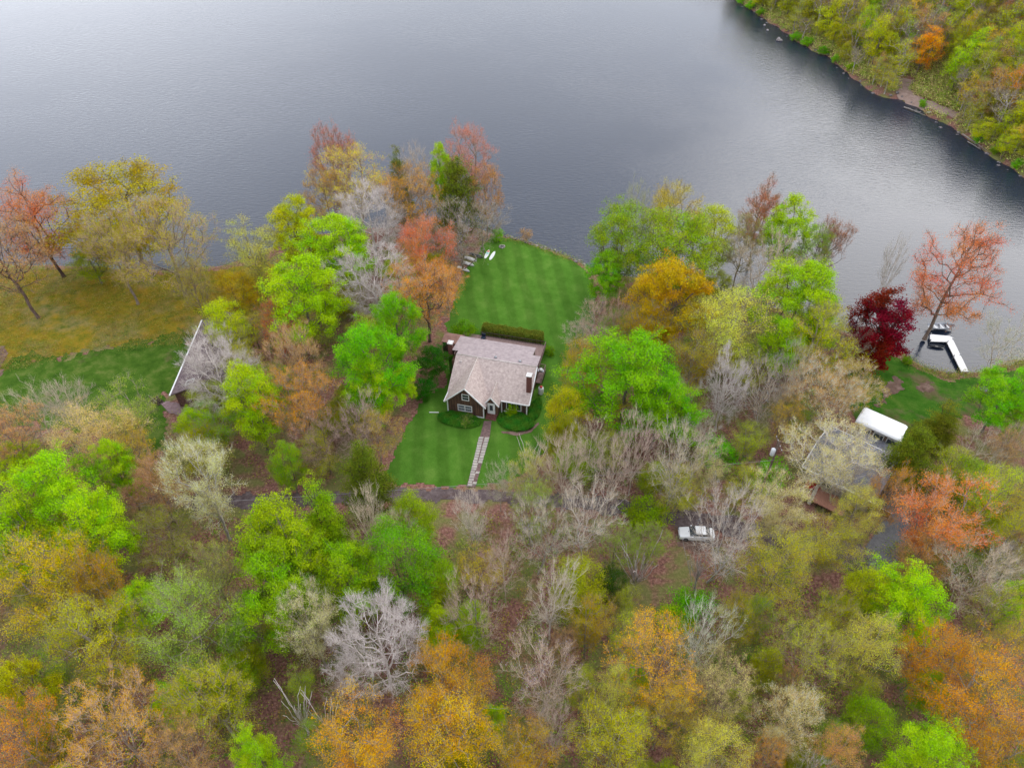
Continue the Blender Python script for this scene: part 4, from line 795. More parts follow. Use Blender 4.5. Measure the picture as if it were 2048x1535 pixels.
# ---- the far bank: every tree is its own
FARC = [('lime', 'lime', 1, 0), ('ygreen', 'yellow-green', 3.5, 0), ('lolive', 'olive yellow', 5.5, 1), ('tan', 'tan', 2, 1), ('olive', 'olive green', 4, 0), ('orange', 'orange', .6, 1), ('amber', 'golden', 1.6, 1), ('cream', 'bare whitish-stemmed', 1.8, 2), ('rust', 'rust brown', .5, 1), ('tan', 'bare grey-brown', 1.2, 2), ('sage', 'sage', 1.2, 1)]
rg = random.Random(11); FT = []; tries = 0; sectors = {}
fix = [(1740, 25, 30, 'ygreen'), (1935, 135, 42, 'lime'), (1830, 130, 34, 'orange'), (2015, 20, 26, 'lime'), (1650, 60, 30, 'ygreen'), (1900, 165, 24, 'lime'), (2040, 60, 30, 'orange')]
def far_word(px, py):
    v = 'top' if py < 60 else 'upper' if py < 130 else 'middle' if py < 210 else 'lower' if py < 290 else 'lowest'
    return v
def far_tree(px, py, R, cc, nm, var, Ht):
    p = gat(px, py); z = p[2]
    if z < .3: return False
    d = sdist(np.array([p[:2]]), FAR)[0]
    zone = 'at the far waterline' if d < 7 else 'low on the far slope' if d < 26 else 'high on the far slope'
    hz_ = 'far left' if px < 1600 else 'left of the dirt path' if px < 1790 else 'by the dirt path' if px < 1900 else 'right of the dirt path' if px < 2000 else 'at the right edge'
    for sz in ('', 'tall ' if Ht > 13 else 'short ', 'broad ' if R > 3.4 else 'slim '):
        s = f"{sz}{nm} tree {zone}, {hz_}, {far_word(px, py)} row"
        if s not in LABELS: break
    else: return False
    LABELS.add(s)
    rr = rg.uniform(.95, 1.25)
    plant(p[0], p[1], z, R, Ht, 'far', tuple(q * rr for q in C_[cc]), s, GRP['far'], (.42, .37, .33) if var else (.2, .16, .13), (.40, .33, .27) if nm.startswith('bare w') else (.30, .24, .19), var)
    FT.append((p[0], p[1])); return True
for x, y, r, c in fix: far_tree(x, y + 22, 4.6, c, {'ygreen': 'broad yellow-green', 'lime': 'broad lime', 'orange': 'broad rust orange'}[c], 0, 14)
while len(FT) < 285 and tries < 14000:
    tries += 1; x = rg.uniform(1470, 2110); y = rg.uniform(-60, 420)
    p = gat(x, y)
    if p[2] < .35: continue
    if 1790 < x < 1900 and 150 < y < 246: continue
    if 1862 <= x < 1925 and 200 < y < 245 and rg.random() < .6: continue
    if any((a - p[0]) ** 2 + (b - p[1]) ** 2 < 7.5 for a, b in FT): continue
    cc, nm, _, var = rg.choices(FARC, [f[2] for f in FARC])[0]
    d = sdist(np.array([p[:2]]), FAR)[0]; s = .62 if d < 4 else 1
    far_tree(x, y, rg.uniform(3.2, 5.4) * s, cc, nm, var, rg.uniform(10, 16) * s)
# ---- undergrowth: what nobody could count
def undergrowth(name, polys, n, cols, hmax, seed, avoid=(), ls=.11, bare=-.1):
    rs = np.random.RandomState(seed); P = []
    for poly, k in polys:
        q = np.array([gat(a, b)[:2] for a, b in poly]); lo, hi = q.min(0), q.max(0)
        c = lo + rs.rand(int(k * 6), 2) * (hi - lo); c = c[inside(c, q)][:k]; P.append(c)
    P = np.concatenate(P); P = P[hz_arr(P) > .3]
    for ax, ay, ar in avoid:
        c = gat(ax, ay)[:2]; P = P[np.hypot(*(P - c).T) > ar]
    nz = wob(P[:, 0], P[:, 1], 5, 2) + rs.rand(len(P)) * .8; P = P[nz > bare]
    m = n; z = hz_arr(P); S = np.repeat(np.column_stack([P, z]), m, 0); rad = np.repeat(.4 + rs.rand(len(P)) * 1.1, m)[:, None]; hh = np.repeat(.3 + rs.rand(len(P)) * hmax, m)
    g = rs.randn(len(S), 3); X = S + g * rad * .6; X[:, 2] = S[:, 2] + np.abs(g[:, 2]) * hh * .6 + .08
    no = unit(rs.randn(len(X), 3) * .7 + [0, 0, .7]); t1 = unit(np.cross(no, rs.randn(len(X), 3))); t2 = np.cross(no, t1); s = ls * (.6 + .8 * rs.rand(len(X), 1))
    V = np.stack([X - t1 * s, X + t2 * s * .7, X + t1 * s, X - t2 * s * .7], 1).reshape(-1, 3); F = np.arange(len(V)).reshape(-1, 4)
    m_, t = new_mat(name); L = t.links; o = N(t, 'ShaderNodeOutputMaterial'); b = N(t, 'ShaderNodeBsdfPrincipled', Roughness=.8); b.inputs['Specular IOR Level'].default_value = .1
    a = N(t, 'ShaderNodeAttribute', attribute_name='clump'); a2 = N(t, 'ShaderNodeAttribute', attribute_name='var'); r = N(t, 'ShaderNodeValToRGB'); r.color_ramp.interpolation = 'CONSTANT'
    el = r.color_ramp.elements; el[0].position = 0; el[0].color = c4(cols[0]); el[1].position = 1 / len(cols); el[1].color = c4(cols[1])
    for i, c in enumerate(cols[2:]): e = el.new((i + 2) / len(cols)); e.color = c4(c)
    hs = N(t, 'ShaderNodeHueSaturation'); v = N(t, 'ShaderNodeMapRange'); v.inputs['To Min'].default_value = .6; v.inputs['To Max'].default_value = 1.35
    L.new(a.outputs['Fac'], r.inputs[0]); L.new(a2.outputs['Fac'], v.inputs['Value']); L.new(v.outputs[0], hs.inputs['Value']); L.new(r.outputs[0], hs.inputs['Color']); L.new(hs.outputs[0], b.inputs['Base Color']); L.new(b.outputs[0], o.inputs[0])
    cl = np.repeat(rs.rand(len(P)), m)
    me = mesh_np(name, V, F, m_, {'var': ('FACE', rs.rand(len(X))), 'clump': ('FACE', cl)})
    return tag(link(name, me), kind='stuff')
UC = [(.12, .26, .012), (.20, .34, .02), (.30, .31, .02), (.38, .25, .05), (.30, .15, .07), (.10, .22, .012), (.25, .40, .02), (.32, .37, .03)]
undergrowth('undergrowth', [([(-80, 930), (330, 1030), (860, 1030), (1000, 1030), (1300, 1090), (1700, 1120), (2150, 960), (2200, 1700), (-150, 1700)], 4200),
                            ([(430, 690), (560, 560), (640, 490), (900, 480), (900, 620), (840, 720), (780, 850), (740, 960), (420, 965), (340, 880)], 900),
                            ([(1190, 560), (1640, 590), (1720, 720), (1640, 830), (1560, 980), (1300, 990), (1110, 960), (1120, 880), (1180, 700)], 1000),
                            ([(-60, 850), (300, 910), (400, 970), (-60, 960)], 300), ([(1850, 850), (2100, 800), (2100, 1100), (1820, 1100)], 300)], 44, UC, 1.5, 3, ls=.085,
            avoid=[(1390, 1067, 4.5), (900, 1040, 4), (280, 1120, 4), (1340, 1160, 5), (1640, 960, 8), (900, 1010, 3)])
undergrowth('far_bank_undergrowth', [([(1470, 5), (1600, 88), (1700, 152), (1800, 200), (1930, 272), (2050, 355), (2200, 420), (2200, -20), (1455, -20)], 11000), ([(1700, 60), (2060, 60), (2060, 300), (1960, 262), (1880, 222), (1830, 196), (1790, 150)], 2600), ([(1550, 20), (1800, 20), (1800, 180), (1740, 170)], 1600)], 30, [(.36, .48, .06), (.52, .56, .10), (.54, .42, .14), (.46, .33, .16), (.30, .46, .04), (.60, .54, .20)], 2.4, 4, ls=.14, bare=-9, avoid=[(1811, 160, 2.6), (1806, 172, 2.8), (1810, 186, 2.8), (1822, 197, 2.6), (1836, 203, 2.6), (1850, 207, 2.6), (1865, 212, 2.6), (1885, 220, 2.6), (1905, 228, 2.4)])
undergrowth('golden_groundcover', [([(-120, 534), (0, 537), (130, 538), (300, 547), (440, 543), (520, 545), (540, 600), (430, 690), (300, 695), (180, 705), (0, 745), (-120, 755)], 4200)], 26, [(.34, .22, .02), (.40, .27, .04), (.22, .25, .02), (.38, .31, .10), (.18, .24, .02), (.30, .17, .04), (.24, .28, .03)], .22, 9, ls=.06)
undergrowth('shore_grass', [([(985, 464), (1040, 474), (1090, 489), (1130, 504), (1172, 525), (1170, 536), (1118, 514), (1060, 493), (985, 476)], 420), ([(-60, 520), (60, 527), (430, 530), (560, 488), (640, 468), (640, 486), (440, 546), (200, 545), (-60, 540)], 900),
                            ([(1805, 704), (1835, 718), (1895, 744), (1970, 738), (2060, 712), (2060, 735), (1900, 758), (1850, 746), (1805, 722)], 420)], 26, [(.20, .30, .02), (.30, .34, .04), (.38, .32, .06), (.16, .26, .02), (.34, .24, .08)], .45, 12, ls=.07, bare=-9)
# ---------------------------------------------------------------- materials of built things
SHING = pmat('weathered_shingles', (.58, .475, .43), (.33, .26, .245), 2.6, .9, .5, (1, 1, 1), detail=12, lo=.3, hi=.7)
SHING2 = pmat('grey_shingles', (.40, .335, .335), (.235, .19, .195), 1.6, .9, .3, detail=9, lo=.25, hi=.75)
WOODW = pmat('dark_board_siding', (.17, .090, .052), (.045, .026, .018), 3.2, .8, .4, (1.6, 1.6, .12), detail=6)
WHITE = pmat('white_paint', (.80, .80, .79), (.66, .66, .65), 1.5, .45, 0)
GLASS = pmat('window_glass', (.05, .065, .075), (.02, .025, .03), .8, .06, 0, spec=.8)
CURT = pmat('window_blind', (.20, .22, .25), (.13, .15, .17), 2, .25, 0, spec=.6)
BRICK = pmat('red_brick', (.20, .075, .06), (.10, .04, .036), 6, .9, .4)
STONE = pmat('flagstone', (.46, .42, .37), (.32, .285, .26), 1.3, .9, .3, detail=8)
BRPATH = pmat('brick_path', (.21, .13, .12), (.11, .07, .065), 3, .9, .3)
RUSTB = pmat('red_brown_roof', (.30, .17, .135), (.20, .105, .085), 1.2, .85, .2)
DECKM = pmat('deck_boards', (.30, .20, .18), (.18, .12, .11), 3, .85, .2, (6, .4, 1))
DARKW = pmat('dark_stained_wood', (.075, .045, .04), (.03, .02, .018), 3, .8, .2)
GREYM = pmat('grey_metal', (.36, .37, .39), (.24, .25, .27), 2, .4, 0, metal=.5)
BLACK = pmat('black_metal', (.03, .03, .035), (.015, .015, .018), 2, .4, 0)
NAVY = pmat('navy_cloth', (.02, .035, .07), (.012, .02, .04), 2, .6, 0)
REDP = pmat('red_paint', (.55, .02, .02), (.40, .015, .015), 2, .5, 0)
CAPC = pmat('concrete_cap', (.72, .70, .68), (.5, .48, .46), 3, .8, .1)
ROCKM = pmat('shore_rock', (.30, .26, .25), (.07, .06, .065), 1.8, .9, .5, detail=8)
PALER = pmat('pale_rock', (.50, .45, .42), (.26, .23, .22), 1.8, .9, .5, detail=8)
LOGM = pmat('weathered_log', (.36, .32, .28), (.18, .15, .13), 3, .9, .4)
DOCKM = pmat('white_dock_boards', (.80, .79, .78), (.66, .65, .64), 3, .6, .1, (1, 8, 1))
POLEM = pmat('pole_wood', (.17, .12, .09), (.09, .06, .05), 4, .9, .3, (2, 2, .3))
GZ = 1.15
# ---------------------------------------------------------------- the cottage
ho = at(897, 826, GZ); YAW = math.radians(-13.9)
def cot(u, v, z=0):                                   # cottage coordinates -> world
    return (ho[0] + u * math.cos(YAW) + v * math.sin(YAW), ho[1] + u * math.sin(YAW) - v * math.cos(YAW), GZ + z)
house = thing('cottage', 'dark brown board-sided cottage with weathered shingle gables on the green lawn', 'house', (ho[0], ho[1], GZ), YAW)
# inside the cottage's own frame: x = u (along the front), y = -v (towards the lake), z up
V3 = lambda u, v, z: (u, -v, z)
mb = MB()
mb.box(0, 12.0, 2.6, 7.4, -.6, 2.75); mb.poly([V3(0, -2.6, 2.75), V3(0, -7.4, 5.75), V3(0, -7.4, 2.75)]); mb.poly([V3(12, -2.6, 2.75), V3(12, -7.4, 2.75), V3(12, -7.4, 5.75)])
mb.box(.02, 5.68, .35, 2.62, -.6, 2.72); mb.slab([V3(.02, -.36, 2.7), V3(5.68, -.36, 2.7), V3(2.85, -.36, 5.8)], 0) if False else None
i = len(mb.v); mb.v += [V3(.02, -.35, 2.72), V3(5.68, -.35, 2.72), V3(2.85, -.35, 5.82), V3(.02, -.6, 2.72), V3(5.68, -.6, 2.72), V3(2.85, -.6, 5.82)]
mb.f += [(i, i + 1, i + 2), (i + 5, i + 4, i + 3), (i, i + 2, i + 5, i + 3), (i + 1, i + 4, i + 5, i + 2)]
mb.box(-1.5, 11.0, 7.41, 13.0, -.6, 4.5); mb.box(11.0, 12.0, 7.41, 10.7, -.6, 4.9)
mb.build('walls', WOODW, house)
# battens: narrow upright strips on the front walls
mb = MB()
for k in range(19):
    u = .15 + k * .305; top = 2.7 + max(0, (2.83 - abs(u - 2.85))) * 1.09 - .12
    mb.box(u - .025, u + .025, .325, .347, -.3, top)
for k in range(12): mb.box(8.3 + k * .32 - .025, 8.3 + k * .32 + .025, 2.575, 2.597, -.3, 2.5)
for k in range(16): mb.box(12.003, 12.025, 2.8 + k * .3, 2.85 + k * .3, -.3, 2.7 + k * .19)
mb.build('battens', DARKW, house)
mb = MB(); mb.slab([V3(-.7, -2.2, 2.62), V3(12.5, -2.2, 2.62), V3(12.5, -7.5, 6.0), V3(-.7, -7.5, 6.0)], .14); mb.build('main_roof', SHING, house)
mb = MB(); mb.slab([V3(-.55, 0, 2.55), V3(2.85, 0, 6.02), V3(2.85, -7.6, 6.02), V3(-.55, -7.6, 2.55)], .13); mb.slab([V3(2.86, 0, 6.02), V3(6.15, 0, 2.55), V3(6.15, -7.6, 2.55), V3(2.86, -7.6, 6.02)], .13)
# cut the part that would come out behind the ridge: the planes stay under the main roof there
mb.build('cross_gable_roof', SHING, house)
mb = MB(); mb.slab([V3(5.55, -.9, 2.45), V3(6.72, -.9, 4.15), V3(6.72, -5.0, 4.15), V3(5.55, -5.0, 2.45)], .10); mb.slab([V3(6.73, -.9, 4.15), V3(8.0, -.9, 2.45), V3(8.0, -5.0, 2.45), V3(6.73, -5.0, 4.15)], .10)
mb.build('porch_roof', SHING, house)
mb = MB(); mb.slab([V3(-.7, -7.52, 6.0), V3(12.5, -7.52, 6.0), V3(12.4, -10.9, 5.3), V3(-.7, -10.9, 5.3)], .14); mb.build('back_roof', SHING2, house)
mb = MB(); mb.slab([V3(-1.75, -8.6, 5.72), V3(-.72, -8.6, 5.72), V3(-.72, -10.9, 5.28), V3(11.1, -10.93, 5.28), V3(11.05, -13.6, 4.62), V3(-1.9, -13.6, 4.62)], .14); mb.build('rear_wing_roof', SHING2, house)
RIDGE = pmat('ridge_cap', (.60, .54, .50), (.42, .36, .33), 3, .9)
mb = MB(); mb.tube(V3(-.7, -7.5, 5.98), V3(12.5, -7.5, 5.98), .09, n=8); mb.tube(V3(2.86, .01, 5.99), V3(2.86, -7.4, 5.99), .08, n=8); mb.tube(V3(6.73, -.89, 4.13), V3(6.73, -4.6, 4.13), .06, n=8); mb.build('ridge_caps', RIDGE, house, smooth=True)
# porch wall
mb = MB(); mb.box(5.75, 7.75, 1.2, 2.58, -.4, 2.4); i = len(mb.v)
mb.v += [V3(5.75, -1.2, 2.4), V3(7.75, -1.2, 2.4), V3(6.73, -1.2, 3.95), V3(5.75, -1.5, 2.4), V3(7.75, -1.5, 2.4), V3(6.73, -1.5, 3.95)]
mb.f += [(i, i + 1, i + 2), (i + 5, i + 4, i + 3), (i, i + 2, i + 5, i + 3), (i + 1, i + 4, i + 5, i + 2)]; mb.build('porch_walls', WOODW, house)
# white rake boards, gutters, downspouts, base trim
def bar(p, q, wd, h):
    m = MB(); p = Vector(p); q = Vector(q); d = (q - p).normalized(); s = d.cross(Vector((0, 1, 0))) if abs(d.y) < .9 else d.cross(Vector((0, 0, 1)))
    s.normalize(); n = d.cross(s); a = s * h / 2; b = n * wd / 2
    m.hexa([p - a - b, p + a - b, p + a + b, p - a + b], [q - a - b, q + a - b, q + a + b, q - a + b]); return m
for nm, p, q in (('rake_board', V3(-.57, .04, 2.47), V3(2.85, .04, 5.93)), ('rake_board', V3(2.86, .04, 5.93), V3(6.17, .04, 2.47)), ('rake_board', V3(5.53, -.86, 2.39), V3(6.72, -.86, 4.08)), ('rake_board', V3(6.73, -.86, 4.08), V3(8.02, -.86, 2.39)),
                 ('rake_board', V3(12.54, -2.2, 2.55), V3(12.54, -7.5, 5.93)), ('gutter', V3(8.02, -2.13, 2.55), V3(12.5, -2.13, 2.55)), ('downspout', V3(-.12, -.28, 2.4), V3(-.12, -.28, -.1)), ('downspout', V3(5.72, -.28, 2.35), V3(5.72, -.28, -.1)), ('downspout', V3(8.08, -2.3, 2.4), V3(8.08, -2.3, -.1)),
                 ('downspout', V3(12.08, -2.5, 2.4), V3(12.08, -2.5, -.1)), ('base_trim', V3(3.2, -.30, .06), V3(5.7, -.30, .06)), ('base_trim', V3(8.4, -2.55, .06), V3(11.9, -2.55, .06)), ('gutter', V3(-.60, -.05, 2.47), V3(-.60, -2.2, 2.47))):
    bar(p, q, .13, .16).build(nm, WHITE, house)
def window(u0, u1, z0, z1, v, panes, parent=house, cross=False):
    m = MB(); t = .11; y = -v
    m.box(u0, u1, y - .06, y - .002, z0, z0 + t); m.box(u0, u1, y - .06, y - .002, z1 - t, z1); m.box(u0, u0 + t, y - .06, y - .002, z0 + t, z1 - t); m.box(u1 - t, u1, y - .06, y - .002, z0 + t, z1 - t)
    for k in range(1, panes): c = u0 + (u1 - u0) * k / panes; m.box(c - t * .5, c + t * .5, y - .055, y - .003, z0 + t, z1 - t)
    if cross:
        zc = (z0 + z1) / 2
        m.box(u0 + t, u1 - t, y - .045, y - .004, zc - .03, zc + .03)
    w_ = m.build('window', WHITE, parent); MB().box(u0 + .05, u1 - .05, y - .025, y - .001, z0 + .05, z1 - .05).build('pane', CURT if panes == 2 else GLASS, w_); return w_
window(2.25, 3.45, 3.15, 4.45, -.35, 1, cross=True); window(1.5, 3.85, .75, 2.1, -.35, 2, cross=True); window(8.75, 11.2, .55, 2.25, -2.6, 3)
dr = MB(); dr.box(6.12, 7.32, 1.12, 1.197, .42, 2.62); door = dr.build('front_door', WHITE, house)
MB().box(6.47, 6.98, 1.10, 1.118, 1.15, 2.25).build('door_pane', GLASS, door); MB().tube((7.2, 1.06, 1.35), (7.2, 1.12, 1.35), .035).build('handle', BLACK, door)
mb = MB()
for k in range(3): mb.box(5.95, 7.65, .75 - k * .33 + .01 * k, 1.195, -.1, .40 - k * .14)
mb.build('front_steps', BRICK, house)
for nm, u, v, zt, zb, w2 in (('chimney', 12.0, -4.2, 7.0, 3.0, .36), ('chimney', -2.25, -9.4, 6.4, -.5, .36)):
    c = MB().box(u - w2, u + w2, -v - .38, -v + .38, zb, zt).build(nm, BRICK, house)
    MB().box(u - w2 - .08, u + w2 + .08, -v - .46, -v + .46, zt + .002, zt + .16).build('chimney_cap', CAPC, c)
for u in (5.6, 9.6):
    m = MB(); m.lathe([(.24, 5.6), (.24, 5.98), (.18, 6.06), (.02, 6.1)], (u, 8.25), 12); m.build('roof_vent', GREYM, house, smooth=True)
for u in (.2, .42): MB().tube((u, 6.4, 5.0), (u, 6.4, 5.6), .06).build('vent_pipe', CAPC, house)
# beds, tank, grill, deck, fence, hedge
def cobj(name, label, cat, u, v, rz=0, z=0, group=None):
    p = cot(u, v, z); return thing(name, label, cat, p, YAW + rz, group)
t = cobj('propane_tank', 'upright white propane tank with red cap beside the cottage right wall', 'tank', 13.2, -7.9)
MB().lathe([(.30, 0), (.44, .08), (.46, .2), (.46, 1.15), (.40, 1.32), (.2, 1.40)], n=20).build('tank_body', WHITE, t, smooth=True)
MB().lathe([(.24, 1.36), (.24, 1.55), (.2, 1.6), (.02, 1.62)], n=14).build('valve_cap', REDP, t, smooth=True)
t = cobj('patio_grill', 'covered grey barbecue grill on the side deck by the back door', 'grill', 12.4, -11.4, z=.9)
MB().box(-.5, .5, -.28, .28, .75, .9).build('grill_shelf', GREYM, t); MB().lathe([(.3, .9), (.34, 1.05), (.28, 1.22), (.05, 1.28)], n=12).build('grill_lid', WHITE, t, smooth=True)
for sx in (-.4, .4):
    for sy in (-.22, .22): MB().box(sx - .03, sx + .03, sy - .03, sy + .03, 0, .748).build('leg', BLACK, t)
dk = thing('back_deck', 'brown wooden deck with dark railing behind the cottage, facing the lake', 'deck', (ho[0], ho[1], GZ), YAW)
mb = MB(); mb.box(-3.2, 11.7, 13.02, 19.0, .70, .85); mb.box(11.05, 12.9, 9.4, 13.0, .70, .85); mb.build('deck_floor', DECKM, dk)
mb = MB()
for x in (-3, 0, 3, 6, 9, 11.5):
    for y in (13.6, 18.8): mb.box(x - .08, x + .08, y - .08, y + .08, -.6, .698)
mb.build('posts', DARKW, dk)
mb = MB()
def rail(x0, y0, x1, y1, n, mbb):
    for zz in (1.72, 1.05): mbb.tube((x0, y0, zz), (x1, y1, zz), .05, n=6)
    for k in range(n + 1): a = k / n; mbb.tube((x0 + (x1 - x0) * a, y0 + (y1 - y0) * a, .85), (x0 + (x1 - x0) * a, y0 + (y1 - y0) * a, 1.78), .035, n=5)
rail(0, 18.9, 11.6, 18.9, 40, mb); mb.build('back_railing', DARKW, dk)
mb = MB(); rail(11.65, 18.9, 11.65, 13.1, 18, mb); rail(12.85, 13.0, 12.85, 9.5, 12, mb); rail(11.7, 13.05, 12.8, 13.05, 4, mb); mb.build('side_railing', DECKM, dk)
mb = MB()
for k in range(14): mb.tube((12.95, 9.5 + k * .25, -.4), (12.95, 9.9 + k * .25, .7), .02, n=4)
mb.build('lattice', DARKW, dk)
MB().box(5.2, 5.42, 13.4, 18.85, .853, 1.9).build('divider', WHITE, dk) if False else None
t = cobj('covered_chair', 'navy covered chair on the deck near its left railing corner', 'chair', .7, -18.0, z=.85)
MB().box(-.35, .35, -.35, .35, .0, .5).build('seat', NAVY, t, bevel=.05); MB().box(-.35, .35, .2, .36, .505, 1.1).build('backrest', NAVY, t, bevel=.04)
t = cobj('deck_table', 'small white post table in the middle of the deck', 'table', 5.4, -16.6, z=.85)
MB().lathe([(.25, 0), (.06, .05), (.06, .7), (.45, .72), (.45, .76)], n=16).build('table_top', WHITE, t)
t = cobj('patio_chair', 'dark metal chair at the right end of the deck', 'chair', 10.6, -14.6, .6, z=.85)
MB().box(-.3, .3, -.3, .3, .4, .45).build('seat', BLACK, t); MB().box(-.3, .3, .25, .3, .452, 1.0).build('backrest', BLACK, t)
for sx in (-.27, .27):
    for sy in (-.27, .27): MB().box(sx - .02, sx + .02, sy - .02, sy + .02, 0, .398).build('leg', BLACK, t)
t = cobj('lean_to_shed', 'small shed with flat red-brown roof behind the left corner of the cottage', 'shed', -5.6, -14.0)
mb = MB(); mb.box(.15, 3.25, .15, 2.1, -.6, 2.2); mb.build('walls', DARKW, t); MB().slab([(0, 0, 2.3), (3.4, 0, 2.3), (3.4, 2.3, 2.55), (0, 2.3, 2.55)], .1).build('roof', RUSTB, t, bevel=.03)
# clipped hedge: a box-shaped mass of small leaves on a twiggy core
def leafbox(name, cat, label, u0, u1, v0, v1, z1, n, ls, col, frame, seed, rnd=.12, oval=False):
    rs = np.random.RandomState(seed); P = rs.rand(n, 3)
    if oval:
        a = rs.rand(n) * 2 * PI; r = np.sqrt(rs.rand(n)); X = (u0 + u1) / 2 + (u1 - u0) / 2 * r * np.cos(a); Y = (v0 + v1) / 2 + (v1 - v0) / 2 * r * np.sin(a)
        Z = z1 * (.35 + .65 * np.sqrt(np.maximum(1 - r ** 2, 0))) * (.6 + .4 * rs.rand(n)); Nn = np.stack([np.cos(a) * r, np.sin(a) * r, np.ones(n)], 1)
        Z += .1 * np.sin(X * 3) * np.cos(Y * 2.6)
    else:
        f = rs.rand(n); X = u0 + (u1 - u0) * P[:, 0]; Y = v0 + (v1 - v0) * P[:, 1]; Z = z1 * P[:, 2]; Nn = np.zeros((n, 3))
        top = f < .45; Z[top] = z1; Nn[top, 2] = 1
        sd_ = (f >= .45) & (f < .9); s2 = rs.rand(n) < .5; Y[sd_ & s2] = v0; Y[sd_ & ~s2] = v1; Nn[sd_ & s2, 1] = -1; Nn[sd_ & ~s2, 1] = 1
        e = f >= .9; X[e & s2] = u0; X[e & ~s2] = u1; Nn[e & s2, 0] = -1; Nn[e & ~s2, 0] = 1
        X = X + .0; Z = Z + (.12 * np.sin(X * 2.1) + .07 * np.sin(X * 5)) * (Z / z1)
    Q = np.stack([X, Y, Z], 1) + rs.randn(n, 3) * rnd; no = unit(Nn * .7 + rs.randn(n, 3) * .55 + [0, 0, .3]); t1 = unit(np.cross(no, rs.randn(n, 3))); t2 = np.cross(no, t1); s = ls * (.6 + .8 * rs.rand(n, 1)) * .5
    V = np.stack([Q - t1 * s, Q + t2 * s * .7, Q + t1 * s, Q - t2 * s * .7], 1).reshape(-1, 3); F = np.arange(len(V)).reshape(-1, 4)
    cl = (np.sin(X * 2.3 + 1) * np.cos(Y * 2.9) * .5 + .5)
    me = mesh_np(name, V, F, LEAF, {'var': ('FACE', np.clip(.5 + rs.randn(n) * .25, 0, 1)), 'clump': ('FACE', cl)})
    tt = thing(name, label, cat, *frame); o = link('crown', me, tt); o.color = c4(col)
    m = MB(); rr = random.Random(seed); k = max(4, int((u1 - u0) / .7))
    for i in range(k): u = u0 + (u1 - u0) * (i + .5) / k; y = (v0 + v1) / 2; m.tube((u, y, -.2), (u + rr.uniform(-.1, .1), y, z1 * .8), .05, .02, n=5)
    o = m.build('stems', BARK, tt); o.color = c4((.1, .07, .05)); return tt
fr = ((ho[0], ho[1], GZ), YAW)
leafbox('hedge', 'hedge', 'clipped yellow-green hedge along the lake side of the deck', 0, 10.7, 19.7, 21.2, 1.9, 15000, .16, (.17, .20, .02), fr, 1)
leafbox('flower_bed', 'plant bed', 'dense green bed of leafy plants under the front gable wall of the cottage', -1.4, 5.5, -2.7, .5, .8, 14000, .16, (.07, .25, .02), fr, 2, .05, True)
leafbox('flower_bed', 'plant bed', 'dense green bed of leafy plants under the picture window right of the steps', 7.9, 13.7, -1.3, 2.6, .75, 14000, .16, (.07, .25, .02), fr, 3, .05, True)
leafbox('side_bed', 'plant bed', 'green strip of plants along the right wall below the propane tank', 12.3, 14.0, 1.5, 6.6, .6, 6000, .16, (.07, .24, .02), fr, 4, .06, True)
# ---- stone path
def strip(px_l, px_r, z, name, mat, th=.06):
    m = MB(); a = [gat(*p) for p in px_l]; b = [gat(*p) for p in px_r]
    for i in range(len(a) - 1):
        q = [a[i], b[i], b[i + 1], a[i + 1]]
        m.slab([(p[0], p[1], p[2] + z) for p in q], th)
    return m.build(name, mat)
tag(strip([(968, 842), (957, 885), (945, 930), (933, 974)], [(983, 842), (980, 870), (966, 920), (951, 974)], .09, 'garden_path', BRPATH), kind='structure')
mb = MB(); rr = random.Random(2); n = 19
A0, A1 = np.array([957.5, 874]), np.array([934.5, 972]); B0, B1 = np.array([979.5, 874]), np.array([951.5, 974])
for k in range(n):
    t0, t1 = (k + .08) / n, (k + .92) / n
    l0, l1 = A0 + (A1 - A0) * t0, A0 + (A1 - A0) * t1; r0, r1 = B0 + (B1 - B0) * t0, B0 + (B1 - B0) * t1
    for (sa, sb) in ((.03, .45), (.55, .97)) if k < 9 or k % 4 == 1 else ((.03, .56),):
        q = [l0 + (r0 - l0) * (sa + rr.uniform(-.02, .02)), l0 + (r0 - l0) * (sb + rr.uniform(-.02, .02)), l1 + (r1 - l1) * (sb + rr.uniform(-.02, .02)), l1 + (r1 - l1) * (sa + rr.uniform(-.02, .02))]
        if sa > .5: q = [p + np.array([0, .8]) for p in q]
        q = [gat(*p) for p in q]; z = max(p[2] for p in q) + .155 + rr.uniform(-.01, .015)
        mb.slab([(p[0], p[1], z) for p in q], .08)
tag(mb.build('path_flagstones', STONE), kind='structure')
p = gat(868, 825); t = thing('lawn_board', 'narrow white board lying on the lawn left of the cottage front corner', 'board', p, -.02); MB().box(-.75, .75, -.06, .06, .03, .13).build('plank', WHITE, t)
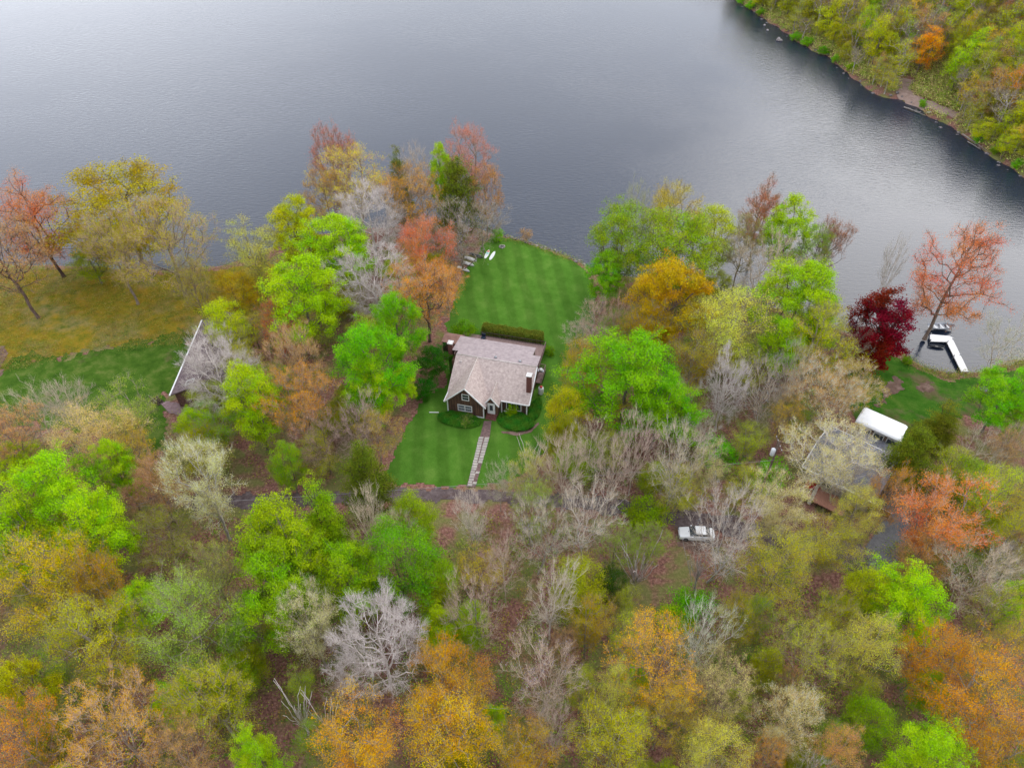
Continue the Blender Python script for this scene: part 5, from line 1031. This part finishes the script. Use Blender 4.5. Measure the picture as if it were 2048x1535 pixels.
# ---------------------------------------------------------------- boats and boards
def between(p1, p2, z=None):
    a = gat(*p1) if z is None else at(*p1, z); b = gat(*p2) if z is None else at(*p2, z); c = (a + b) / 2; d = b - a
    return c, math.atan2(d[1], d[0]), math.hypot(d[0], d[1])
def hull(name, L, W, H, mat, parent, open_=True, flip=False, pointed=(1, 0), th=.04):
    ns, nr = 14, 9; V = []; F = []
    def ring(s, inner):
        x = (s - .5) * L; e = 1.0
        f = abs(s - .5) * 2
        if s > .5: wd = (1 - f ** 2.4 * (1 if pointed[0] else .25))
        else: wd = (1 - f ** 2.4 * (1 if pointed[1] else .25))
        wd = max(wd, .04) * W / 2 - (th if inner else 0); wd = max(wd, .01); hh = H * (1 + .25 * f ** 2); out_ = []
        for k in range(nr):
            a = PI * k / (nr - 1); y = -math.cos(a) * wd; z = hh - math.sin(a) ** .6 * (H * (.97 - .15 * f ** 3) - (th if inner else 0)); out_.append((x * (1 - .0), y, z))
        return out_
    for inner in (False, True):
        o_ = len(V)
        for i in range(ns): V += ring(i / (ns - 1), inner)
        for i in range(ns - 1):
            for k in range(nr - 1):
                a = o_ + i * nr + k; q = (a, a + 1, a + nr + 1, a + nr); F.append(q if not inner else q[::-1])
    o2 = ns * nr
    for i in range(ns - 1):
        for k in (0, nr - 1): a = i * nr + k; F.append((a, a + nr, o2 + a + nr, o2 + a))
    if flip: V = [(x, y, H * 1.25 - z) for x, y, z in V]
    me = bpy.data.meshes.new(name); me.from_pydata(V, [], F); bm = bmesh.new(); bm.from_mesh(me); bmesh.ops.remove_doubles(bm, verts=bm.verts, dist=.0005); bmesh.ops.recalc_face_normals(bm, faces=bm.faces); bm.to_mesh(me); bm.free()
    for q in me.polygons: q.use_smooth = True
    me.materials.append(mat); return link(name, me, parent)
def board_mesh(L, W, th):
    m = MB(); n = 16; pts = []
    for i in range(n + 1): s = i / n; pts.append(((s - .5) * L, W / 2 * max(.05, math.sin(PI * min(max(s, .0), 1)) ** .42)))
    ring = [(x, y, th) for x, y in pts] + [(x, -y, th) for x, y in reversed(pts)]; m.slab(ring, th); return m
TEAL = pmat('teal_board', (.30, .66, .62), (.24, .55, .52), 2, .4); CORB = pmat('coral_board', (.75, .20, .12), (.65, .15, .1), 2, .4); WBOARD = pmat('white_board', (.82, .84, .82), (.74, .78, .77), 2, .35)
c, rz, L = between((969, 519), (979, 499)); t = thing('paddle_board', 'white and teal paddle board with coral nose lying at the lawn edge, left one', 'paddle board', c, rz)
board_mesh(3.3, .72, .14).build('board', WBOARD, t, bevel=.02); MB().box(.0, .65, -.30, .30, .142, .15).build('teal_band', TEAL, t); MB().box(.72, 1.35, -.22, .22, .142, .15).build('coral_band', CORB, t)
c, rz, L = between((979, 521), (990, 503)); t = thing('paddle_board', 'plain white paddle board lying right of the coral nosed one', 'paddle board', c, rz)
board_mesh(3.3, .70, .14).build('board', WBOARD, t, bevel=.02)
WH2 = pmat('weathered_white_hull', (.80, .79, .77), (.56, .55, .53), 1.6, .6)
for (a, b, lab, mat) in (((915, 535), (940, 545), 'weathered white rowboat turned keel up, lowest of the three by the lawn', WH2), ((923, 525), (949, 533), 'white rowboat turned keel up, middle of the three by the lawn', WH2), ((931, 516), (952, 523), 'whitish rowboat turned keel up, uppermost of the three by the lawn', WH2)):
    c, rz, L = between(a, b); t = thing('rowboat', lab, 'rowboat', c + np.array([0, 0, .05]), rz, 'upturned rowboats beside the lawn'); hull('hull', 2.9, .82, .36, mat, t, flip=True); MB().box(-1.25, 1.15, -.03, .03, .41, .46).build('keel', WH2, t)
c, rz, L = between((944, 510), (960, 515)); t = thing('canoe', 'dark green-grey canoe lying behind the white rowboats', 'canoe', c + np.array([0, 0, .05]), rz); hull('hull', 3.2, .8, .42, pmat('dark_hull', (.05, .07, .07), (.03, .04, .04), 2, .5), t, flip=True, pointed=(1, 1))
c, rz, L = between((84, 522), (112, 519)); t = thing('rowboat', 'white and yellow boat pulled onto the left shore below the coral red maple', 'rowboat', c + np.array([0, 0, .1]), rz); hull('hull', 3.0, 1.2, .55, WBOARD, t, flip=False); MB().box(-.6, -.3, -.5, .5, .35, .4).build('bench', pmat('yellow', (.7, .5, .05), (.6, .4, .04)), t)
# ---------------------------------------------------------------- rocks
def rock_mesh(seed):
    bm = bmesh.new(); bmesh.ops.create_icosphere(bm, subdivisions=2, radius=.5); rs = random.Random(seed); ph = [rs.uniform(0, 6) for _ in range(6)]
    for v in bm.verts:
        n = v.co.normalized(); f = 1 + .22 * math.sin(n.x * 4 + ph[0]) + .18 * math.sin(n.y * 5 + ph[1]) + .15 * math.sin(n.z * 6 + ph[2]) + rs.uniform(-.05, .05); v.co = v.co * f; v.co.z *= .62
    me = bpy.data.meshes.new('rock'); bm.to_mesh(me); bm.free(); return me
ROCKS = [rock_mesh(i) for i in range(5)]
for m_, a in zip(ROCKS, (0, 0, 0, 0, 1)): m_.materials.append(PALER if a else ROCKM)
def rocks(px_line, n, smin, smax, label, group, seed, jit=.6, off=0):
    rs = random.Random(seed); W = [at(*p, .25)[:2] for p in px_line]; seg = [np.linalg.norm(W[i + 1] - W[i]) for i in range(len(W) - 1)]; tot = sum(seg)
    for k in range(n):
        s = (k + rs.random()) / n * tot; i = 0
        while i < len(seg) - 1 and s > seg[i]: s -= seg[i]; i += 1
        p = W[i] + (W[i + 1] - W[i]) * s / seg[i] + np.array([rs.gauss(0, jit), rs.gauss(0, jit) + off]); sz = rs.uniform(smin, smax)
        o = link('rock', ROCKS[rs.randrange(5)]); o.location = (p[0], p[1], max(gz(p[0], p[1]), -.15) + sz * .12); o.scale = (sz, sz * rs.uniform(.7, 1), sz * rs.uniform(.7, 1.1)); o.rotation_euler = (0, 0, rs.uniform(0, 6)); tag(o, label, 'rock', group)
rocks([(990, 466), (1040, 479), (1075, 491), (1120, 507), (1168, 529)], 58, .3, .9, 'dark and pale boulders lining the lake edge of the back lawn', 'shoreline boulders of the back lawn', 1)
rocks([(1865, 738), (1895, 746), (1935, 747)], 16, .3, .7, 'brownish stones along the cove shore under the dock', 'stones of the cove shore', 2, .35)
rocks([(1445, -20), (1482, 6), (1530, 39), (1570, 63), (1612, 93), (1655, 113), (1700, 151), (1735, 179), (1805, 199), (1860, 233), (1925, 269), (2000, 323), (2050, 353)], 60, .4, 1.2, 'boulders at the waterline of the far wooded bank', 'boulders of the far bank', 3, .9)
for (x, y, lab) in ((1529, 51, 'small pale stone in the lake off the far bank, farther of the pair'), (1535, 61, 'small pale stone in the lake off the far bank, nearer of the pair')):
    p = at(x, y, 0); o = link('rock', ROCKS[4]); o.location = (p[0], p[1], .1); o.scale = (1.1, .9, .8); tag(o, lab, 'rock', 'lone stones in the lake')
p = at(1559, 82, 0)
for k, (dx, dy, s, lab) in enumerate(((0, 0, 1.9, 'larger pale rock in the lake off the green bushes of the far bank'), (.2, 1.8, 1.4, 'smaller pale rock in the lake just behind the larger one'))):
    o = link('rock', ROCKS[4 if k else 2]); o.location = (p[0] + dx, p[1] + dy, .15); o.scale = (s, s * .8, s * .9); tag(o, lab, 'rock')
def fallen(px1, px2, r, lab, z=.35):
    a = at(*px1, z); b = at(*px2, z * .6); m = MB(); m.tube(a, (a + b) / 2 + [0, 0, .1], r, r * .75, 7); m.tube((a + b) / 2 + [0, 0, .1], b, r * .75, r * .3, 7); d = b - a
    rr_ = random.Random(int(px1[0]))
    for k in range(5): q = a + d * rr_.uniform(.4, .9); m.tube(q, q + np.array([rr_.uniform(-1.6, 1.6), rr_.uniform(-1, 1), rr_.uniform(.2, 1.2)]), r * .35, r * .1, 5)
    tag(m.build('fallen_log', LOGM, smooth=True), lab, 'log', 'fallen logs on the far shore')
fallen((1808, 214), (1852, 232), .16, 'pale fallen trunk in the water below the dirt path'); fallen((1925, 268), (1975, 303), .17, 'long pale fallen trunk along the far shore near the right edge')
fallen((1935, 283), (1962, 300), .12, 'short pale fallen trunk beside the long one near the right edge')
# low green bushes at the far waterline
for k, (x, y, r, c) in enumerate(((1480, 12, 10, 'bright'), (1500, 20, 12, 'bright'), (1520, 32, 10, 'green'), (1588, 84, 13, 'bright'), (1612, 92, 14, 'bright'), (1645, 112, 12, 'green'), (1668, 128, 10, 'bright'), (1700, 142, 12, 'mid'), (1842, 216, 9, 'bright'), (1990, 308, 12, 'green'), (1955, 285, 12, 'bright'), (2030, 338, 12, 'bright'))):
    nm = ['first', 'second', 'third', 'fourth', 'fifth', 'sixth', 'seventh', 'eighth', 'ninth', 'eleventh', 'tenth', 'twelfth'][k]
    p = gat(x, y); p[2] = max(p[2], .3); plant(p[0], p[1], p[2], r / depth_px(p), 2.4, 'shrub', C_[c], f'low green bush at the far waterline, {nm} from the left', 'bushes at the far waterline', var=0)
# ---------------------------------------------------------------- dock and cove
def quad_thing(m, pxs, z, th): m.slab([tuple(at(a, b, z)) for a, b in pxs], th)
o0 = at(1923, 744, .6); dock = thing('dock', 'white L-shaped floating dock in the cove at the right', 'dock', (0, 0, 0))
mb = MB(); quad_thing(mb, [(1894, 684), (1905, 677), (1937, 742), (1923, 743)], .62, .16); mb.build('walkway', DOCKM, dock)
mb = MB(); quad_thing(mb, [(1860, 668), (1903, 672), (1906, 677), (1894, 683), (1861, 682)], .63, .16); mb.build('platform', DOCKM, dock)
mb = MB()
for q in ((1895, 684), (1905, 678), (1908, 712), (1920, 710), (1861, 681), (1861, 669), (1902, 673)): a = at(*q, .6); mb.tube((a[0], a[1], -1.5), (a[0], a[1], .95), .07, n=7)
mb.build('posts', GREYM, dock)
mb = MB(); quad_thing(mb, [(1895, 684), (1904, 679), (1934, 741), (1925, 742)], .42, .4); mb.build('float', DARKW, dock)
c, rz, L = between((1853, 657), (1910, 655), .3); t = thing('rowboat', 'grey aluminium rowboat floating behind the dock platform under the orange-red maple', 'rowboat', c, rz); hull('hull', 4.8, 1.7, .6, GREYM, t)
for x in (-1.2, 0, 1.1): MB().box(x - .14, x + .14, -.72, .72, .38, .42).build('bench', GREYM, t)
c, rz, L = between((1858, 692), (1888, 695), .1); t = thing('kayak', 'dark kayak floating under the dock platform', 'kayak', c - np.array([0, 0, .05]), rz); hull('hull', 2.7, .75, .32, pmat('dark_kayak', (.04, .045, .05), (.02, .02, .03), 2, .4), t, pointed=(1, 1)); MB().box(-.3, .2, -.2, .2, .12, .2).build('seat', BLACK, t)
def ring_of_stones(px, py, R, n, name, lab, mat):
    p = gat(px, py); m = MB(); rr_ = random.Random(n)
    for k in range(n):
        a = 2 * PI * k / n; x, y = math.cos(a) * R, math.sin(a) * R * .95; s = rr_.uniform(.14, .22); m.lathe([(s * .8, -.02), (s, .08), (s * .8, .2), (s * .3, .25)], (x, y), 7)
    t = thing(name, lab, 'fire pit', (p[0], p[1], p[2] + .03)); m.build('stone_ring', mat, t, smooth=True); MB().lathe([(R * .8, 0), (R * .8, .05), (.01, .07)], n=14).build('ash_bed', BLACK, t)
ring_of_stones(1968, 778, 1.05, 16, 'fire_pit', 'round dark stone fire pit in the yard near the cove', BRICK)
ring_of_stones(1004, 494, .55, 8, 'fire_pit', 'small pale stone fire ring near the shore above the paddle boards', PALER)
# ---------------------------------------------------------------- house on the right
def poly_prism(pxs, z, th, name, mat, parent):
    m = MB(); m.slab([tuple(at(a, b, zz)) for (a, b), zz in zip(pxs, z)], th); return m.build(name, mat, parent)
rh = thing('grey_roofed_house', 'house with low grey shingle roof and white eaves half hidden by trees on the right', 'house', (0, 0, 0))
SG = pmat('slate_shingles', (.19, .19, .215), (.11, .11, .13), 1.4, .9, .3, detail=9)
E0 = at(1605, 932, 4.2)[:2]; E1 = at(1750, 1006, 4.2)[:2]; dirE = (E1 - E0) / np.linalg.norm(E1 - E0); perp = np.array([-dirE[1], dirE[0]]); LE = np.linalg.norm(E1 - E0); Wd = 10.2
def RH(a, b, z): q = E0 + dirE * a + perp * b; return (q[0], q[1], z)
MB().slab([RH(0, 0, 4.2), RH(LE, 0, 4.2), RH(LE, Wd / 2, 5.9), RH(0, Wd / 2, 5.9)], .15).build('front_roof', SG, rh)
MB().slab([RH(0, Wd / 2 + .01, 5.9), RH(LE, Wd / 2 + .01, 5.9), RH(LE, Wd, 4.2), RH(0, Wd, 4.2)], .15).build('back_roof', SG, rh)
mb = MB(); mb.hexa([RH(.5, .5, .4), RH(LE - .5, .5, .4), RH(LE - .5, Wd - .5, .4), RH(.5, Wd - .5, .4)], [RH(.5, .5, 4.15), RH(LE - .5, .5, 4.15), RH(LE - .5, Wd - .5, 4.15), RH(.5, Wd - .5, 4.15)]); 
mb.hexa([RH(.5, .5, 4.15), RH(LE - .5, .5, 4.15), RH(LE - .5, Wd - .5, 4.15), RH(.5, Wd - .5, 4.15)], [RH(.5, Wd / 2 - .05, 5.65), RH(LE - .5, Wd / 2 - .05, 5.65), RH(LE - .5, Wd / 2 + .05, 5.65), RH(.5, Wd / 2 + .05, 5.65)]); mb.build('walls', pmat('tan_siding', (.42, .36, .30), (.3, .25, .21), 2, .8), rh)
def beam(p, q, r, name, mat, parent): m = MB(); m.tube(p, q, r, n=6); return m.build(name, mat, parent)
beam(RH(-.03, -.06, 4.15), RH(LE, -.06, 4.15), .11, 'gutter', WHITE, rh); beam(RH(-.05, 0, 4.15), RH(-.05, Wd / 2, 5.85), .09, 'rake_board', WHITE, rh); beam(RH(-.05, Wd / 2, 5.85), RH(-.05, Wd, 4.15), .09, 'rake_board', WHITE, rh); beam(RH(0, Wd + .05, 4.15), RH(LE, Wd + .05, 4.15), .09, 'gutter', WHITE, rh)
for a in (3, 7.5, 11):
    m = MB(); m.hexa([RH(a, .44, 2.2), RH(a + 1.5, .44, 2.2), RH(a + 1.5, .49, 2.2), RH(a, .49, 2.2)], [RH(a, .44, 3.5), RH(a + 1.5, .44, 3.5), RH(a + 1.5, .49, 3.5), RH(a, .49, 3.5)]); w_ = m.build('window', WHITE, rh)
    m = MB(); m.hexa([RH(a + .1, .41, 2.3), RH(a + 1.4, .41, 2.3), RH(a + 1.4, .437, 2.3), RH(a + .1, .437, 2.3)], [RH(a + .1, .41, 3.4), RH(a + 1.4, .41, 3.4), RH(a + 1.4, .437, 3.4), RH(a + .1, .437, 3.4)]); m.build('pane', GLASS, w_)
# long white roofed sunroom
WR = pmat('white_membrane', (.84, .84, .84), (.76, .76, .76), 1, .5)
K = [at(1725, 810, 5.2), at(1815, 848, 5.2), at(1801, 879, 5.2), at(1715, 840, 5.2)]
sr = thing('sunroom', 'long building with bright white rounded roof and brown windowed front beside the grey roof', 'sunroom', (0, 0, 0))
K2 = [k[:2] for k in K]; ax = (K2[2] - K2[3]); LL = np.linalg.norm(ax); ax = ax / LL; ay = np.array([-ax[1], ax[0]]); WW = abs((K2[0] - K2[3]) @ ay)
def SR(a, b, z): q = K2[3] + ax * a + ay * b; return Vector((q[0], q[1], z))
m = MB(); n = 8; rows = []
for e, zz in ((0, 0), (.12, 0)):
    pass
sec = [(-.15, 4.72), (-.15, 4.95), (.1, 5.15), (WW * .3, 5.32), (WW * .7, 5.32), (WW - .1, 5.15), (WW + .15, 4.95), (WW + .15, 4.72)]
xs = [(-.2, .0), (.0, .12), (LL - .3, .12), (LL + .05, .02)]
for (a, dz) in xs: m.v += [tuple(SR(a + (0 if 0 < a < LL - .5 else 0), b if dz > .05 else b * .94 + WW * .03, z + dz - .1)) for b, z in sec]
ns = len(sec)
for i in range(len(xs) - 1):
    for k in range(ns): m.f.append((i * ns + k, i * ns + (k + 1) % ns, (i + 1) * ns + (k + 1) % ns, (i + 1) * ns + k))
m.f.append(tuple(range(ns))); m.f.append(tuple((len(xs) - 1) * ns + k for k in range(ns))); m.build('roof', WR, sr, bevel=.05, smooth=True)
m = MB(); m.hexa([SR(.1, .1, .5), SR(LL - .2, .1, .5), SR(LL - .2, WW - .1, .5), SR(.1, WW - .1, .5)], [SR(.1, .1, 4.7), SR(LL - .2, .1, 4.7), SR(LL - .2, WW - .1, 4.7), SR(.1, WW - .1, 4.7)]); m.build('walls', pmat('brown_siding', (.24, .16, .11), (.12, .08, .06), 3, .8), sr)
for k in range(4):
    a = .8 + k * 1.9; m = MB(); m.hexa([SR(a, .0, 3.2), SR(a + 1.5, .0, 3.2), SR(a + 1.5, .098, 3.2), SR(a, .098, 3.2)], [SR(a, .0, 4.5), SR(a + 1.5, .0, 4.5), SR(a + 1.5, .098, 4.5), SR(a, .098, 4.5)]); w_ = m.build('window', WHITE, sr)
    m = MB(); m.hexa([SR(a + .1, -.03, 3.3), SR(a + 1.4, -.03, 3.3), SR(a + 1.4, -.002, 3.3), SR(a + .1, -.002, 3.3)], [SR(a + .1, -.03, 4.4), SR(a + 1.4, -.03, 4.4), SR(a + 1.4, -.002, 4.4), SR(a + .1, -.002, 4.4)]); m.build('pane', GLASS, w_)
# entry roof: grey lower wing in front of the sunroom
MB().slab([tuple(at(1722, 850, 3.6)), tuple(at(1712, 878, 3.6)), tuple(at(1706, 900, 3.9)), tuple(at(1790, 935, 3.9)), tuple(at(1806, 885, 3.6))], .14).build('lower_roof', SG, rh)
m = MB(); m.hexa([tuple(at(1724, 856, .5)), tuple(at(1716, 890, .5)), tuple(at(1784, 925, .5)), tuple(at(1796, 888, .5))], [tuple(at(1724, 856, .5) * [1, 1, 0] + [0, 0, 3.4]), tuple(at(1716, 890, .5) * [1, 1, 0] + [0, 0, 3.4]), tuple(at(1784, 925, .5) * [1, 1, 0] + [0, 0, 3.4]), tuple(at(1796, 888, .5) * [1, 1, 0] + [0, 0, 3.4])]); m.build('lower_walls', WHITE, rh)
dk2 = thing('front_deck', 'reddish brown wooden deck in front of the grey-roofed house', 'deck', (0, 0, 0))
m = MB(); m.slab([tuple(at(a, b, 2.0)) for a, b in ((1606, 992), (1640, 978), (1676, 992), (1692, 1020), (1684, 1031))], .15); m.build('deck_floor', pmat('red_deck', (.40, .20, .13), (.26, .12, .085), 3, .8, .2, (6, .5, 1)), dk2)
m = MB()
pr = [at(a, b, 2.0) for a, b in ((1606, 992), (1684, 1031), (1692, 1020))]
for q0, q1 in ((pr[0], pr[1]),):
    for k in range(9): q = q0 + (q1 - q0) * k / 8; m.tube((q[0], q[1], .6), (q[0], q[1], 2.0), .06, n=5)
m.build('posts', DARKW, dk2)
for k, (x, y, lab) in enumerate(((1617, 969, 'red slatted lawn chair at the deck of the grey-roofed house, left one'), (1633, 973, 'red slatted lawn chair at the deck of the grey-roofed house, right one'))):
    p = at(x, y + 4, 1.6); t = thing('lawn_chair', lab, 'chair', (p[0], p[1], gz(p[0], p[1])), -.4 + k * .5, 'red lawn chairs'); s = 1.15
    m = MB(); m.box(-.38 * s, .38 * s, -.3 * s, .35 * s, .32 * s, .37 * s); m.build('seat', REDP, t)
    m = MB()
    for j in range(5): x0 = (-.36 + j * .15) * s; m.hexa([(x0, .36 * s, .37 * s), (x0 + .12 * s, .36 * s, .37 * s), (x0 + .12 * s, .39 * s, .37 * s), (x0, .39 * s, .37 * s)], [(x0, .6 * s, 1.05 * s), (x0 + .12 * s, .6 * s, 1.05 * s), (x0 + .12 * s, .63 * s, 1.05 * s), (x0, .63 * s, 1.05 * s)])
    m.build('backrest', REDP, t)
    for sx in (-.42, .36): MB().box(sx * s, (sx + .08) * s, -.35 * s, .4 * s, .53 * s, .57 * s).build('armrest', REDP, t)
    for sx in (-.40, .36):
        for sy in (-.32, .33): MB().box(sx * s, (sx + .05) * s, sy * s, (sy + .05) * s, 0, .528 * s).build('leg', REDP, t)
# ---------------------------------------------------------------- house on the left
lh = thing('brown_roofed_house', 'long brown-roofed house with white gutter under bare branches beside the left lawn', 'house', (0, 0, 0))
G0 = at(341, 790, 4.2)[:2]; G1 = at(405, 640, 4.2)[:2]; dl = (G1 - G0) / np.linalg.norm(G1 - G0); pl_ = np.array([dl[1], -dl[0]]); GL = np.linalg.norm(G1 - G0)
def LH(a, b, z): q = G0 + dl * a + pl_ * b; return (q[0], q[1], z)
LR = pmat('mauve_brown_shingles', (.16, .115, .12), (.085, .06, .065), 1.6, .9, .3, detail=9)
MB().slab([LH(0, 0, 4.2), LH(0, 4.4, 6.0), LH(GL, 4.4, 6.0), LH(GL, 0, 4.2)], .15).build('left_roof', LR, lh)
MB().slab([LH(0, 4.41, 6.0), LH(0, 8.8, 4.2), LH(GL, 8.8, 4.2), LH(GL, 4.41, 6.0)], .15).build('right_roof', LR, lh)
m = MB(); m.hexa([LH(.4, .5, .5), LH(.4, 8.3, .5), LH(GL - .4, 8.3, .5), LH(GL - .4, .5, .5)], [LH(.4, .5, 4.25), LH(.4, 8.3, 4.25), LH(GL - .4, 8.3, 4.25), LH(GL - .4, .5, 4.25)])
m.hexa([LH(.4, .5, 4.25), LH(.4, 8.3, 4.25), LH(GL - .4, 8.3, 4.25), LH(GL - .4, .5, 4.25)], [LH(.4, 4.35, 5.8), LH(.4, 4.45, 5.8), LH(GL - .4, 4.45, 5.8), LH(GL - .4, 4.35, 5.8)]); m.build('walls', pmat('brown_red_siding', (.20, .10, .08), (.09, .045, .04), 3, .8), lh)
m = MB(); m.hexa([LH(-.1, -.22, 4.1), LH(-.1, .0, 4.1), LH(GL, .0, 4.1), LH(GL, -.22, 4.1)], [LH(-.1, -.22, 4.27), LH(-.1, .0, 4.27), LH(GL, .0, 4.27), LH(GL, -.22, 4.27)]); m.build('gutter', WHITE, lh)
sk = MB()
for q in (((3.0, 2.2), (3.1, 3.7)), ((3.9, 2.2), (4.0, 3.7)), ((3.1, 2.2), (3.9, 2.32)), ((3.1, 3.58), (3.9, 3.7))):
    (a0, b0), (a1, b1) = q; zf = lambda b: 4.2 + b * .409; sk.hexa([LH(a0 - 2, b0, zf(b0) + .003), LH(a0 - 2, b1, zf(b1) + .003), LH(a1 - 2, b1, zf(b1) + .003), LH(a1 - 2, b0, zf(b0) + .003)], [LH(a0 - 2, b0, zf(b0) + .16), LH(a0 - 2, b1, zf(b1) + .16), LH(a1 - 2, b1, zf(b1) + .16), LH(a1 - 2, b0, zf(b0) + .16)])
s_ = sk.build('skylight', WHITE, lh)
m = MB(); c = at(425, 705, 6)[:2]
pt = gat(330, 812); t = thing('garden_steps', 'dark wooden garden steps with pale handrail beside the left house corner', 'steps', (pt[0] - 1, pt[1], pt[2]), math.radians(60))
for k in range(5): MB().box(0, 1.1, k * .3, k * .3 + .3, -.3, .15 + k * .16).build('step', DARKW, t)
MB().tube((-.05, 0, 1.0), (-.05, 1.5, 1.8), .05).build('handrail', LOGM, t)
for y in (0.05, 1.45): MB().tube((-.05, y, 0), (-.05, y, 1.0 + y * .53), .035).build('baluster', DARKW, t)
sheet('patio', [(322, 808), (345, 800), (395, 815), (430, 830), (420, 845), (380, 838), (335, 828)], .10, .25, pmat('patio_stone', (.28, .19, .19), (.17, .11, .11), 2, .9), .3)
# ---------------------------------------------------------------- the car
p = gat(1391, 1072); car = thing('parked_car', 'white sedan parked on the brown clearing beside the road under bare trees', 'car', (p[0], p[1], p[2] + .04), math.radians(176))
CARP = pmat('white_car_paint', (.82, .82, .83), (.76, .76, .77), 1, .25, spec=.6)
def car_section(xs, mat, name, par):
    m = MB(); ns = None
    for (x, w_, z0, z1, tw) in xs:
        ring = [(x, -w_, z0 + .08), (x, -w_, (z0 + z1) / 2), (x, -w_ * tw, z1 - .05), (x, -w_ * tw * .85, z1), (x, w_ * tw * .85, z1), (x, w_ * tw, z1 - .05), (x, w_, (z0 + z1) / 2), (x, w_, z0 + .08), (x, w_ * .9, z0), (x, -w_ * .9, z0)]
        m.v += ring; ns = len(ring)
    for i in range(len(xs) - 1):
        for k in range(ns): m.f.append((i * ns + k, i * ns + (k + 1) % ns, (i + 1) * ns + (k + 1) % ns, (i + 1) * ns + k))
    m.f.append(tuple(range(ns))); m.f.append(tuple((len(xs) - 1) * ns + k for k in range(ns))); return m.build(name, mat, par, smooth=False, bevel=.02)
car_section([(2.35, .70, .35, .62, .9), (2.2, .86, .25, .78, .92), (1.2, .91, .22, .92, .93), (.8, .91, .22, .97, .93), (-1.4, .91, .22, 1.0, .93), (-2.1, .88, .25, .98, .92), (-2.35, .78, .35, .85, .9)], CARP, 'body', car)
car_section([(.95, .74, .96, 1.0, .95), (.2, .76, .96, 1.38, .80), (-1.0, .76, .97, 1.38, .80), (-1.75, .72, .98, 1.03, .9)], GLASS, 'glasshouse', car)
m = MB(); m.box(-1.12, .22, -.66, .66, 1.385, 1.43); m.build('roof', CARP, car, bevel=.01)
for sx in (1.45, -1.4):
    for sy in (-1, 1):
        w_ = MB().tube((sx, sy * .72, .33), (sx, sy * .93, .33), .33, n=18).build('wheel', BLACK, car); MB().tube((sx, sy * .932, .33), (sx, sy * .95, .33), .19, n=12).build('rim', GREYM, w_)
for sy in (-.6, .6):
    MB().box(2.2, 2.37, sy - .16, sy + .16, .60, .72).build('headlight', CURT, car, bevel=.02); MB().box(-2.37, -2.3, sy - .16, sy + .16, .68, .80).build('tail_light', REDP, car)
for sy in (-1, 1): MB().box(.55, .75, sy * .95 - .07, sy * .95 + .07, .95, 1.07).build('mirror', CARP, car, bevel=.02)
# ---------------------------------------------------------------- utility pole and wires
pb = gat(1518, 992); HP = 11.5
pole = thing('utility_pole', 'brown wooden utility pole with grey transformer at the right end of the road', 'utility pole', pb)
MB().tube((0, 0, -.3), (0, 0, HP), .17, .12, 10).build('pole', POLEM, pole, smooth=True)
m = MB(); m.box(-.06, .06, -1.3, 1.3, HP - .6, HP - .46); m.build('crossarm', POLEM, pole)
for y in (-1.2, -.5, .5, 1.2): MB().lathe([(.05, HP - .458), (.06, HP - .38), (.03, HP - .3)], (0, y), 8).build('insulator', CAPC, pole)
MB().lathe([(.26, HP - 2.6), (.3, HP - 2.5), (.3, HP - 1.5), (.2, HP - 1.38)], (-.46, -.1), 14).build('transformer', pmat('transformer_grey', (.62, .64, .66), (.5, .52, .56), 2, .4), pole, smooth=True)
WIRE = pmat('wire', (.34, .34, .37), (.28, .28, .3), 1, .5)
def wire(a, b, sag, lab, r=.013):
    m = MB(); a = Vector(a); b = Vector(b); pr_ = a; n = 28
    for i in range(1, n + 1): u = i / n; q = a.lerp(b, u); q.z -= 4 * sag * u * (1 - u); m.tube(pr_, q, r, n=4, cap=False); pr_ = q
    tag(m.build('overhead_wire', WIRE), lab, 'wire', 'overhead wires along the road')
top = Vector(pb) + Vector((0, 0, HP - .35)); e1 = at(-320, 985, 11.0); e2 = at(-320, 1035, 8.0)
wire(top + Vector((0, -.2, -3.2)), (e2[0], e2[1], 7.5), 1.2, 'thin overhead wire running left from the utility pole above the road', .016)
q = RH(.2, .2, 4.0); wire(top + Vector((0, -.5, -.3)), q, .5, 'service wire from the utility pole down to the grey-roofed house')
